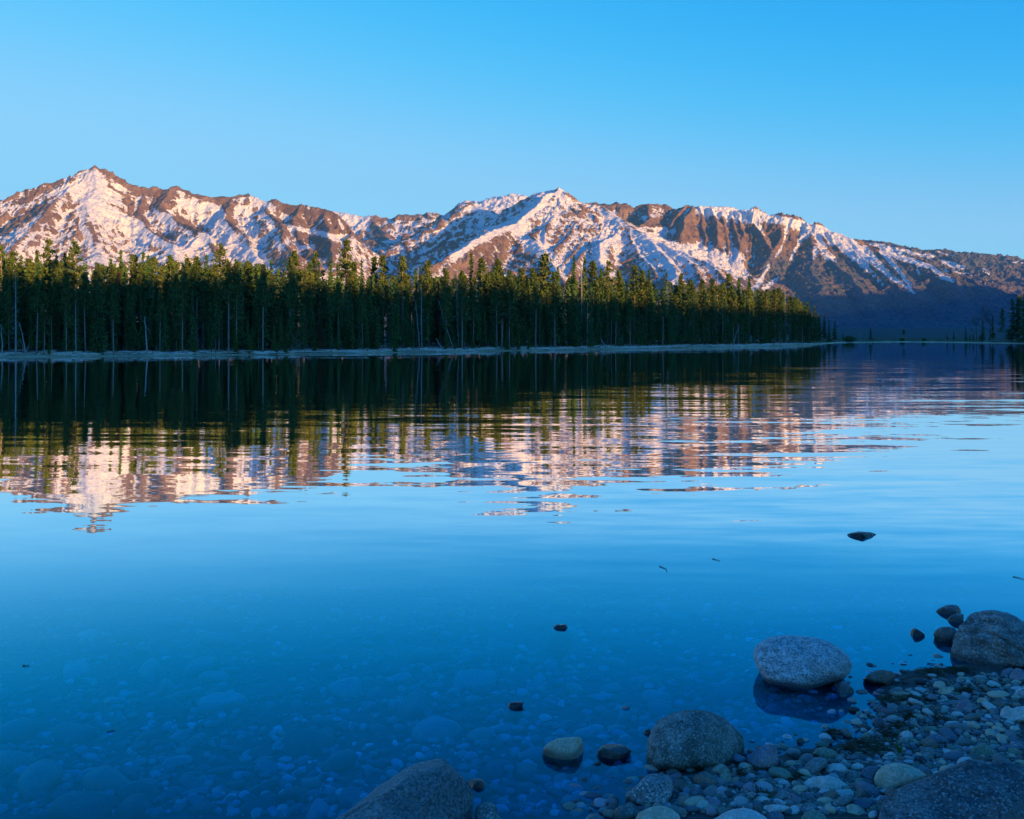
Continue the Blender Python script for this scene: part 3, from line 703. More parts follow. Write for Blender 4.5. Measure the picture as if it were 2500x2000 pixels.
MATS = {'spruce': (M_dark, M_spruce), 'narrow': (M_dark, M_spruce), 'young': (M_dark, M_young), 'rust': (M_dark, M_rust), 'pine': (M_bark, M_pine),
        'tallpine': (M_bark, M_pine), 'mixed': (M_bark, M_pine), 'dead': (M_grey, None), 'aspen': (M_twigs, None), 'bush': (M_dark, M_spruce)}
PROTO = {}
for kind, cnt in (('spruce', 4), ('narrow', 3), ('young', 2), ('rust', 1), ('pine', 4), ('tallpine', 3), ('mixed', 3), ('dead', 3), ('aspen', 1), ('bush', 1)):
    PROTO[kind] = []
    for i in range(cnt):
        (tv, tf), cr = tree_parts(kind, 100 * len(PROTO) + i)
        tm = mesh_np('trunk', tv, tf, MATS[kind][0])
        cm = mesh_np('crown', cr[0], cr[1], MATS[kind][1], False) if cr else None
        PROTO[kind].append((tm, cm, (tv, tf), cr))
NAMES = {'spruce': 'spruce_tree', 'narrow': 'slender_fir', 'young': 'young_pine', 'rust': 'dying_spruce', 'pine': 'pine_tree', 'tallpine': 'tall_pine', 'mixed': 'sparse_pine', 'dead': 'dead_tree', 'aspen': 'leafless_tree', 'bush': 'bush'}
DESC = {'spruce': 'dark green conical spruce', 'narrow': 'slender spire-like dark fir', 'young': 'short bright green young conifer', 'rust': 'dying reddish brown conifer', 'pine': 'pine with bare pale trunk and high bushy crown',
        'tallpine': 'pine with open layered crown', 'mixed': 'pine with sparse ragged branches', 'dead': 'grey dead conifer snag without needles', 'aspen': 'pale leafless tree', 'bush': 'round dark bush'}
TREES = []
def plant(kind, x, y, z, h, wide=1.0, rz=None, lean=(0, 0), label=None, var=None):
    i = len(TREES); P = PROTO[kind][(i if var is None else var) % len(PROTO[kind])]
    e = bpy.data.objects.new(NAMES[kind], None); scene.collection.objects.link(e); e.empty_display_size = .2
    s_ = h / 13.0
    e.location = (x, y, z); e.scale = (s_ * wide, s_ * wide, s_); e.rotation_euler = (lean[0], lean[1], rng.uniform(0, 6.28) if rz is None else rz)
    link('trunk', P[0], e)
    if P[1]: link('crown', P[1], e)
    TREES.append((e, kind, x, y, h, label)); return e

CANPX = [-900, 0, 40, 100, 200, 300, 400, 500, 600, 700, 760, 830, 900, 1000, 1100, 1200, 1300, 1400, 1500, 1600, 1700, 1800, 1880, 1930, 1965, 2000, 2018, 2040]
CANPY = [585, 636, 632, 638, 640, 640, 636, 640, 640, 652, 655, 668, 668, 670, 672, 658, 672, 676, 678, 686, 690, 696, 704, 716, 742, 764, 790, 806]
def top_to_h(px, toppy, Y, z): return CH + (HZ - toppy) / F * Y - z
def gz(px, Y): return float(farground_z(px, Y))
def spot(px, off):
    Y = float(shoreY(px)) + off; return (px - 1250) / F * Y, Y, gz(px, Y)
def plant_px(kind, px, toppy, off, wide=1.0, label=None, lean=(0, 0), basepx=None, var=None):
    x, Y, z = spot(px, off); h = top_to_h(px, toppy, Y, z)
    return plant(kind, x, Y, z - .05, h, wide * (1 if kind != 'young' else 1), lean=lean, label=label, var=var)

# trees one can pick out above the canopy: (photo x, top y, kind, setback)
def cx1(x, y): return (x / 3.369, 380 + y / 3.369)
def cx2(x, y): return (600 + x / 3.369, 380 + y / 3.369)
def cx3(x, y): return (1200 + x / 3.369, 380 + y / 3.369)
def cx4(x, y): return (1800 + x / 3.08, 500 + y / 3.08)
EM = [(cx1(400, 690), 'tallpine', 16), (cx1(620, 718), 'tallpine', 9), (cx1(1000, 775), 'narrow', 14), (cx1(300, 775), 'narrow', 18), (cx1(1180, 795), 'spruce', 16), (cx1(120, 795), 'mixed', 10), (cx1(12, 745), 'tallpine', 14),
      (cx1(1820, 738), 'tallpine', 18), (cx1(1700, 820), 'spruce', 16), (cx1(465, 815), 'narrow', 20), (cx1(530, 800), 'narrow', 20), (cx1(905, 845), 'spruce', 12), (cx1(1100, 815), 'mixed', 18), (cx1(1260, 835), 'mixed', 15), (cx1(1400, 830), 'pine', 14), (cx1(175, 820), 'narrow', 22), (cx1(1540, 850), 'pine', 16), (cx1(240, 850), 'mixed', 18), (cx1(1940, 850), 'narrow', 20), (cx1(2040, 870), 'mixed', 16), (cx1(1220, 820), 'spruce', 20),
      (cx2(830, 690), 'tallpine', 16), (cx2(400, 795), 'pine', 12), (cx2(690, 848), 'narrow', 18), (cx2(605, 880), 'spruce', 16), (cx2(530, 868), 'narrow', 16), (cx2(1290, 838), 'pine', 8), (cx2(1500, 868), 'pine', 9), (cx2(950, 860), 'spruce', 14), (cx2(1060, 840), 'tallpine', 18), (cx2(1130, 825), 'mixed', 20), (cx2(200, 855), 'spruce', 14), (cx2(320, 860), 'spruce', 15), (cx2(1850, 800), 'narrow', 20), (cx2(1940, 850), 'pine', 10), (cx2(2060, 860), 'pine', 12), (cx2(1740, 890), 'dead', 16), (cx2(1395, 925), 'narrow', 18), (cx2(100, 900), 'narrow', 16), (cx2(750, 900), 'spruce', 18), (cx2(870, 880), 'mixed', 20), (cx2(1640, 930), 'pine', 14), (cx2(570, 800), 'tallpine', 24), (cx2(1420, 900), 'dead', 16),
      (cx3(450, 815), 'pine', 16), (cx3(680, 835), 'narrow', 14), (cx3(770, 835), 'spruce', 16), (cx3(550, 910), 'spruce', 14), (cx3(960, 870), 'tallpine', 16), (cx3(900, 925), 'narrow', 16), (cx3(1170, 905), 'mixed', 18), (cx3(1300, 945), 'narrow', 18), (cx3(1440, 960), 'spruce', 16), (cx3(1560, 975), 'pine', 18), (cx3(1640, 1020), 'mixed', 14), (cx3(1725, 1020), 'pine', 14), (cx3(1820, 1020), 'pine', 16), (cx3(1860, 960), 'dead', 18), (cx3(1950, 975), 'mixed', 18), (cx3(2035, 1005), 'narrow', 18), (cx3(2122, 1005), 'narrow', 20), (cx3(60, 865), 'pine', 12), (cx3(340, 935), 'pine', 14), (cx3(740, 880), 'dead', 12), (cx3(1050, 950), 'pine', 14), (cx3(240, 930), 'mixed', 16), (cx3(1240, 950), 'pine', 16), (cx3(830, 870), 'mixed', 20),
      (cx4(90, 555), 'narrow', 22), (cx4(15, 560), 'narrow', 20), (cx4(65, 640), 'mixed', 14), (cx4(220, 640), 'pine', 12), (cx4(310, 625), 'mixed', 16), (cx4(360, 630), 'dead', 14), (cx4(280, 640), 'pine', 14), (cx4(180, 660), 'pine', 14), (cx4(500, 735), 'narrow', 12), (cx4(535, 728), 'spruce', 12), (cx4(575, 755), 'spruce', 10), (cx4(650, 825), 'spruce', 10), (cx4(690, 870), 'spruce', 8), (cx4(735, 872), 'spruce', 9), (cx4(615, 830), 'spruce', 8), (cx4(430, 700), 'mixed', 12), (cx4(400, 690), 'pine', 12)]
for (px, py), kind, off in EM:
    if kind in ('tallpine', 'pine'): off += 7
    plant_px(kind, px, py, off, 1.45 if (kind == 'pine' and abs(px - 1333) < 4) else 1.6 if px > 1955 else 1.0)
# pale bare stems standing at the front edge
for px, py in [cx1(1500, 930), cx1(1880, 880), cx1(1945, 900), cx1(1315, 1130), cx1(935, 1080), cx1(545, 1010), cx1(300, 1010), cx2(140, 900), cx2(370, 840), cx2(760, 1050), cx2(1650, 960), cx2(2110, 980),
               cx3(85, 960), cx3(145, 950), cx3(360, 1010), cx3(520, 960), cx3(1020, 1150), cx3(1140, 1170), cx4(325, 730), cx4(490, 790), cx2(1780, 950)]:
    plant_px('pine' if rng.random() < .6 else 'mixed', px, py, rng.uniform(1.5, 3.5), .85)
# short bright conifers on the bank
for px, py in [cx1(2065, 1440), cx1(1600, 1490), cx1(1940, 1390), cx1(405, 1490), cx2(235, 1390), cx2(330, 1400), cx2(1230, 1420), cx2(1650, 1400), cx3(125, 1380), cx2(1720, 1480), cx3(310, 1420), cx1(600, 1530), cx3(220, 1400)]:
    plant_px('young', px, py, rng.uniform(1.2, 2.5), .8)
for px, py in [cx2(935, 1300), cx2(1060, 1260), cx2(1200, 1240), cx2(1325, 1240), cx2(1855, 1280), cx2(1970, 1250), cx2(1000, 1320), cx3(30, 1370), cx1(780, 1290), cx1(1600, 1300), cx1(1740, 1210), cx1(850, 1050), cx1(1100, 1050), cx3(720, 1300), cx3(1200, 1250), cx3(1470, 1240), cx3(560, 1400), cx3(600, 1170), cx3(1650, 1300)]:
    plant_px('spruce', px, py, rng.uniform(2.5, 5), .9)
plant_px('rust', *cx1(975, 950), 11); plant_px('rust', *cx2(610, 1230), 4); plant_px('rust', *cx2(1590, 1030), 10)
plant_px('dead', *cx1(130, 950), 2); plant_px('dead', *cx1(625, 1170), 2); plant_px('dead', *cx2(1750, 1100), 5); plant_px('dead', *cx3(1990, 1400), 1.5, 1.2); plant_px('dead', *cx3(790, 1190), 4)
plant_px('dead', *cx2(1450, 1060), 6); plant_px('dead', *cx3(2030, 1380), 2, 1.0)
# the rest of the edge of the forest
FRONT = 292
kinds = ['spruce', 'narrow', 'mixed', 'narrow', 'spruce', 'mixed', 'pine', 'narrow', 'spruce', 'narrow', 'spruce', 'mixed']
right_reserved = 24
while len(TREES) < FRONT - right_reserved:
    px = rng.uniform(-45, 1990); off = rng.uniform(2.2, 13)
    can = np.interp(px, CANPX, CANPY) + rng.uniform(-9, 9); k = kinds[rng.integers(len(kinds))]
    x, Y, z = spot(px, off); bot = HZ + (CH - z) / Y * F
    fr_ = rng.uniform(.40, .97) if off < 6 else rng.uniform(.72, 1.02)
    plant_px(k, px, bot + (can - bot) * fr_, off, rng.uniform(.7, 1.1))
# lone trees on the low right shore (y is the ground line there)
def lone(kind, px, top, base_off=3, wide=1.0, label=None, var=None):
    return plant_px(kind, px, top, base_off, wide, label, var=var)
lone('young', 2058, 806, 4, .7, 'small pale thin conifer just left of the round bush on the far spit')
lone('bush', 2074, 819.5, 4, 2.2, 'round dark bush at the tip of the far spit')
lone('dead', 2101, 810, 5, 1.6, 'faint leafless shrub between the round bush and a small conifer')
lone('spruce', 2126, 798, 5, 1.6, 'small bushy conifer standing alone on the low spit right of the round bush')
lone('young', 2131, 824, 4, 1.6, 'low shrub at the foot of the small bushy conifer')
lone('pine', 2206, 805, 5, 1.7, 'lone little pine in the middle of the low far shore', 2)
lone('bush', 2203, 825, 4, 1.8, 'low bush at the foot of the lone little pine')
lone('bush', 2255, 824, 4, 1.2, 'tiny bush on the bare low shore')
for px, top in ((2312, 813), (2328, 809)): lone('narrow', px, top, 12, 1.9, 'one of two faint dark shrubs close together on the low right shore')
lone('spruce', 2358, 798, 6, 1.2, 'small dark conifer left of the leafless trees on the right shore')
lone('narrow', 2368, 816, 8, 1.8, None); lone('narrow', 2376, 813, 8, 1.8, None)
lone('aspen', 2384, 770, 16, .9, 'thin leafless tree behind the small conifers on the right shore')
lone('spruce', 2398, 781, 8, 1.5, 'broad dark conifer, first of the tall ones on the right shore')
lone('spruce', 2424, 771, 7, 1.35, 'second tall dark conifer on the right shore, with dense foliage')
lone('mixed', 2446, 753, 9, 1.0, 'slender open conifer between two dense ones on the right shore')
lone('aspen', 2416, 748, 26, 1.6, 'wide pale greenish leafless tree behind the right shore conifers')
lone('spruce', 2469, 730, 6, 1.7, 'tall dense conifer near the right edge, left of the tallest one')
lone('spruce', 2484, 727, 8, 1.7, 'tall conifer wedged between its neighbours at the right edge')
lone('spruce', 2499, 718, 5, 1.6, 'tallest dark conifer at the right edge of the view')
lone('spruce', 2520, 712, 8, 1.7, None); lone('spruce', 2545, 705, 6, 1.6, None)

# names for the places along the forest, by what stands above or beside it
SECT = [(-100, 'at the left end of the forest'), (90, 'left of the pointed snowy peak'), (190, 'right below the pointed snowy peak'), (300, 'below the right slope of the pointed peak'), (420, 'below the first brown saddle of the left mountain'),
        (540, 'below the notched crest of the left mountain'), (660, 'below the brown cliffs of the left mountain'), (760, 'below the right end of the brown cliffs'), (860, 'below the shaded snowy gap'), (960, 'below the right side of the shaded gap'), (1060, 'below the left foot of the central mountain'),
        (1160, 'below the snow chute of the central mountain'), (1270, 'left of the wide golden pine'), (1350, 'right of the wide golden pine'), (1440, 'below the ribs of the central mountain'), (1540, 'below the right ridge of the central mountain'), (1640, 'below the dark plateau cliffs'), (1740, 'left of the leafless snag by the water'),
        (1840, 'right of the leafless snag by the water'), (1930, 'near the forest tip where the canopy steps down'), (1985, 'at the low right tip of the forest'), (2040, 'on the low far spit'), (2340, 'in the grove on the right shore')]
def section(px):
    r_ = SECT[0][1]
    for a, n_ in SECT:
        if px >= a: r_ = n_
    return r_
use = {}
for e, kind, x, y, h, lab in TREES:
    px = x / y * F + 1250
    base = y - float(shoreY(px))
    if not lab:
        size = 'tall' if h > 14.5 else ('mid-height' if h > 9 else 'small')
        place = 'at the water edge' if base < 5 else 'in the second rank' if base < 11 else 'rising at the back'
        d = DESC[kind]
        if kind in ('young', 'bush'): size = ''
        lab = ' '.join(f'{size} {d} {place}, {section(px)}'.split())
        w_ = lab.split()
        if len(w_) > 16: lab = ' '.join(f'{size} {d}, {section(px)}'.split())
        if len(lab.split()) > 16: lab = ' '.join(f'{d}, {section(px)}'.split()[:16])
    tag(e, lab, 'bush' if kind == 'bush' else 'tree', 'trees along the far shore')
    use[lab] = use.get(lab, 0) + 1

# the mass of trees behind the edge, one object
mv, mf, tint = [], [], []; n = 0; mi = []
order = ['spruce', 'narrow', 'mixed', 'narrow', 'spruce', 'spruce', 'mixed', 'pine']
def thin(P, r, frac):
    V, Fq = P; V = V.reshape(-1, 4, 3)
    k = r.random(len(V)) < frac; V = V[k].reshape(-1, 3); return V
cnt = 0
for q in range(2000):
    if q >= 1560:
        px = rng.uniform(-420, 1985); off = rng.uniform(3.2, 11); can = np.interp(px, CANPX, CANPY); can = can + (862 - can) * rng.uniform(.35, .82)
    elif q < 1380:
        px = rng.uniform(-420, 2000); off = rng.uniform(11, 58) if q > 260 else rng.uniform(9, 20)
        can = np.interp(px, CANPX, CANPY); can = can + (860 - can) * (rng.uniform(0, .16) if q > 620 else rng.uniform(.15, .6))
    else:
        px = rng.uniform(2480, 3300); off = rng.uniform(5, 45); can = np.interp(px, [2480, 3300], [726, 640]) + rng.uniform(-5, 18)
    if 1930 < px < 2100: off = min(off, 26)
    k = order[rng.integers(len(order))] if q < 1560 else ('spruce', 'narrow')[q % 2]
    x, Y, z = spot(px, off); h = top_to_h(px, can, Y, z) ; h = min(h, 22)
    P = PROTO[k][rng.integers(len(PROTO[k]))]; a = rng.uniform(0, 6.28); sc = h / 13
    R_ = np.array([[math.cos(a), -math.sin(a), 0], [math.sin(a), math.cos(a), 0], [0, 0, 1]]) * sc
    V = thin(P[3], rng, .55).copy(); V[:, :2] *= 1.1; V = V @ R_.T + (x, Y, z)
    mv.append(V); nf = len(V) // 4; mf.append(np.arange(len(V)).reshape(-1, 4) + n); n += len(V)
    mi.append(np.zeros(nf, int) if k in ('spruce', 'narrow') else np.ones(nf, int)); tint.append(np.full(len(V), rng.uniform(-1, 1)))
    tv, tf = P[2]
    if k in ('mixed', 'pine') and off < 30:
        m_ = tf.max(1) < (54 if k != 'x' else 0); V = tv[:54] @ R_.T + (x, Y, z); f_ = tf[m_]
        mv.append(V); mf.append(f_ + n); n += len(V); mi.append(np.full(len(f_), 2)); tint.append(np.zeros(len(V)))
me = mesh_np('forest', np.concatenate(mv), np.concatenate(mf), None, False, {'tint': ('FLOAT', np.concatenate(tint))}, [M_spruce, M_pine, M_bark], np.concatenate(mi))
tag(link('forest', me), 'dense conifer forest behind the shoreline trees', 'forest', kind='stuff')

# bleached driftwood on the far beach
logs = []
for v_ in range(6):
    r = np.random.default_rng(400 + v_); A = Acc(); L = 1.0
    t_ = np.linspace(0, 1, 6); path = np.stack([t_ - .5, np.cumsum(r.normal(size=6)) * .02, np.cumsum(r.normal(size=6)) * .012 + .03], 1)
    A.add(*tube(path, np.linspace(.030, .012, 6), 6))
    for k in range(r.integers(1, 6)):
        i = r.integers(1, 5); d = r.normal(size=3) * .10; d[2] = abs(d[2]) * .8 + .01; A.add(*tube([path[i], path[i] + d * 1.0, path[i] + d * 1.8 + r.normal(size=3) * .02], [.012, .008, .003], 4))
    if v_ % 3 == 0:
        for k in range(9):
            d = r.normal(size=3) * .09; A.add(*tube([path[0], path[0] + d], [.014, .003], 4))
    logs.append(mesh_np('driftwood', *A.get(), M_grey))
use = {}
for q in range(105):
    px = rng.uniform(-30, 1960) if q < 92 else rng.uniform(1960, 2480)
    off = rng.uniform(3.0, 9.0) if q % 4 else rng.uniform(1.5, 3.5); x, Y, z = spot(px, off); L = rng.uniform(1.0, 4.2) * (1.0 if rng.random() < .7 else 1.5)
    o = link('driftwood', logs[q % 6]); o.location = (x, Y, z + .02); o.scale = (L, L * .9 + .6, L * .8 + 1.2)
    o.rotation_euler = (0, rng.normal() * .05, rng.normal() * .45 + (pi if rng.random() < .5 else 0))
    ln_ = 'short' if L < 2.5 else 'long' if L > 4.5 else 'medium'
    tag(o, f'{ln_} bleached driftwood log, {section(px)}', 'driftwood', 'driftwood along the far beach')
def fallen(a, b, off, rad, lab):
    Y = float(shoreY(b[0])) + off; P0, P1 = W(*a, Y), W(*b, Y); P1[2] = gz(b[0], Y) - .1
    r = np.random.default_rng(int(a[0])); t_ = np.linspace(0, 1, 7)[:, None]; path = P1 + (P0 - P1) * t_ + r.normal(size=(7, 3)) * .05
    A = Acc(); A.add(*tube(path, np.linspace(rad, rad * .35, 7), 6)); L = np.linalg.norm(P0 - P1)
    for k in range(int(L * 1.6)):
        q_ = path[0] + (path[-1] - path[0]) * r.uniform(.2, 1); dd = r.normal(size=3) * .4; A.add(*tube([q_, q_ + dd, q_ + dd * 1.6 - (0, 0, .15)], [.02, .012, .004], 3))
    V, Fc = A.get(); o = link('fallen_trunk', mesh_np('fallen_trunk', V - P1, Fc, M_grey)); o.location = P1
    tag(o, lab, 'tree trunk')
fallen(cx1(1187, 1320), cx1(1217, 1625), 2, .13, 'pale broken stem leaning slightly left at the water edge below the snowy peak')
fallen(cx1(160, 1380), cx1(225, 1615), 2.5, .10, 'thin dead stem leaning left at the forest edge near the left end')
fallen(cx1(8, 1390), cx1(26, 1620), 2.5, .10, 'grey dead stem standing at the left edge of the view')
fallen(cx2(1560, 1500), cx2(1632, 1598), 2, .10, 'short pale trunk slanting down to the far beach left of the central mountain')
fallen(cx2(1580, 1190), cx2(1712, 1580), 3, .09, 'long thin dead trunk leaning left against the forest')
fallen(cx2(1395, 1190), cx2(1432, 1560), 5, .09, 'grey leaning stem in front of a dark gap between spruces')
fallen(cx3(860, 1425), cx3(945, 1563), 2, .09, 'short grey trunk slanting left out of the forest below the central ribs')
fallen(cx3(2035, 1385), cx3(1985, 1545), 1.5, .08, 'curved pale branchy stem leaning right near the leafless snag')

A = Acc(); r = np.random.default_rng(812)
for q in range(1500):
    px = r.uniform(-60, 1975); off = 3.6 + r.normal() * .9 + 1.2 * math.sin(px / 37) ; x, Y, z = spot(px, off); L = r.uniform(.4, 2.2); a = r.normal() * .5
    dv = np.array([math.cos(a) * L, math.sin(a) * L, r.normal() * .12]); p0 = np.array([x, Y, z + .06 + abs(r.normal()) * .08])
    A.add(*tube([p0, p0 + dv * .5 + (0, 0, .03), p0 + dv], [.05, .045, .02], 4))
tag(link('drift_sticks', mesh_np('drift_sticks', *A.get(), M_stick)), 'line of small bleached sticks washed up along the far beach', 'driftwood', kind='stuff')
# ------------------------------------------------------------------ foreground rocks and pebbles
def ico(sub):
    import bmesh
    bm = bmesh.new(); bmesh.ops.create_icosphere(bm, subdivisions=sub, radius=1)
    V = np.array([v.co[:] for v in bm.verts]); Fc = np.array([[v.index for v in f.verts] for f in bm.faces]); bm.free()
    return V, Fc
ICO = {k: ico(k) for k in (1, 2, 3, 4, 5, 6)}
def n3(V, sc, seed, oct=3):
    return (fbm(V[:, 0] / sc + V[:, 2] / sc * .7, V[:, 1] / sc - V[:, 2] / sc * .6, oct, seed) + fbm(V[:, 1] / sc + 5, V[:, 2] / sc * 1.1 + V[:, 0] / sc * .4, oct, seed + 3)) * .5

def rockmat(name, c0, c1, c2, fleck=.5, scale=1.0, band=None, spk=(.8, .8, .8), wet=None, rough=.75, bump=.5, rot=0):
    s = NT(name, rough, .3); p = s.obj()
    if rot:
        mp = s.n('Mapping'); mp.inputs['Rotation'].default_value = (0, radians(rot), 0); s.l(p, mp.inputs['Vector']); p = mp.outputs[0]
    a = s.noise(7 * scale, 5, .65, p) if band is None else s.noise(7 * scale, 5, .65, p, sc=band)
    b = s.noise(38 * scale, 4, .7, p); c = s.noise(2.2 * scale, 3, .6, p)
    vo = s.n('TexVoronoi'); vo.inputs['Scale'].default_value = 95 * scale; s.l(p, vo.inputs['Vector'])
    sc_ = s.n('SeparateColor'); s.l(vo.outputs['Color'], sc_.inputs[0])
    col = s.mix(s.smooth(a, .36, .64), c0, c1)
    col = s.mix(s.smooth(c, .5, .68, 0, .75), col, c2)
    col = s.mix(s.math('MULTIPLY', s.smooth(sc_.outputs[0], .70, 1.0), fleck), col, tuple(min(.75, x * 2.4) for x in c1))
    col = s.mix(s.math('MULTIPLY', s.smooth(sc_.outputs[1], .55, .9), fleck), col, tuple(x * .25 for x in c0))
    col = s.mix(s.smooth(b, .35, .65, 0, .35), col, tuple(x * .55 for x in c0))
    g = s.n('NewGeometry'); z = s.n('SeparateXYZ'); s.l(g.outputs['Position'], z.inputs[0])
    w_ = s.smooth(s.math('ADD', z.outputs[2], s.math('MULTIPLY', s.math('SUBTRACT', c, .5), .06)), .03, .075, 1, 0)     # wet dark rim just above the water
    col = s.mix(s.math('MULTIPLY', w_, .72), col, tuple(x * .22 for x in c0))
    s.base(col); s.l(s.math('MULTIPLY_ADD', w_, -.45, rough), s.b.inputs['Roughness'])
    s.bump(s.math('ADD', s.math('MULTIPLY', a, 1.0), s.math('MULTIPLY', b, .3)), bump, .045)
    return s.m
RM = {
 'granite': rockmat('speckled_granite', (.20, .19, .18), (.36, .34, .33), (.28, .25, .24), .8, 1.0, (1, .35, 1)),
 'paleblue': rockmat('pale_streaked_granite', (.32, .33, .34), (.72, .72, .72), (.55, .50, .50), .7, 1.0, (.7, 2.5, 3), rot=-38),
 'dark': rockmat('dark_speckled_stone', (.09, .11, .10), (.26, .29, .27), (.15, .18, .16), .5, 1.0),
 'brown': rockmat('weathered_brown_gneiss', (.13, .11, .10), (.42, .37, .34), (.24, .17, .14), .45, .9, (1, 1, 2.6), bump=.9),
 'slab': rockmat('dark_slab_stone', (.07, .085, .095), (.20, .21, .21), (.24, .12, .09), .6, .9, bump=.8),
 'striated': rockmat('striated_grey_stone', (.26, .31, .32), (.70, .74, .74), (.42, .46, .46), .5, 1.2, (.5, 5, 6), bump=1.6, rot=36),
 'tan': rockmat('tan_stone', (.56, .38, .25), (.82, .60, .43), (.70, .50, .35), .35, 1.2, bump=.3),
 'pale': rockmat('pale_grey_stone', (.52, .46, .42), (.80, .73, .68), (.66, .55, .48), .35, 1.2, bump=.3),
 'grey': rockmat('grey_stone', (.17, .18, .18), (.28, .29, .28), (.22, .22, .21), .35, 1.2, bump=.4),
 'purple': rockmat('purplish_stone', (.22, .17, .20), (.34, .27, .31), (.36, .30, .27), .3, 1.2, bump=.4),
 'green': rockmat('greenish_stone', (.16, .20, .15), (.29, .32, .24), (.24, .26, .18), .3, 1.2, bump=.4),
 'redbrown': rockmat('reddish_brown_stone', (.19, .12, .09), (.32, .22, .17), (.14, .13, .13), .3, 1.2, bump=.4),
 'blue': rockmat('blue_grey_stone', (.11, .13, .16), (.20, .22, .26), (.15, .16, .18), .3, 1.2, bump=.4),
 'wet': rockmat('wet_dark_stone', (.08, .07, .065), (.20, .165, .15), (.22, .15, .12), .3, 1.2, rough=.35, bump=.4),
}
COLW = {'granite': 'speckled grey', 'paleblue': 'pale grey', 'dark': 'dark', 'brown': 'brown', 'slab': 'dark', 'striated': 'striated', 'tan': 'tan', 'pale': 'pale', 'grey': 'grey', 'purple': 'purplish', 'green': 'greenish', 'redbrown': 'reddish brown', 'blue': 'blue-grey', 'wet': 'wet dark'}
def q1(x, y): return (1250 + x / 4.587, 1650 + y / 4.587)
def q2(x, y): return (1680 + x / 4.587, 1650 + y / 4.587)
def q3(x, y): return (2050 + x / 4.791, 1650 + y / 4.791)
def q4(x, y): return (2100 + x / 5.39, 1400 + y / 5.39)
def q5(x, y): return (1750 + x / 5.39, 1450 + y / 5.39)
def q6(x, y): return (800 + x / 4.312, 1750 + y / 4.312)
def q0(x, y): return (x * 1.1596, y * 1.1596)
OCC = []                                   # occupied footprints (x, y, r)
ROCKS = []
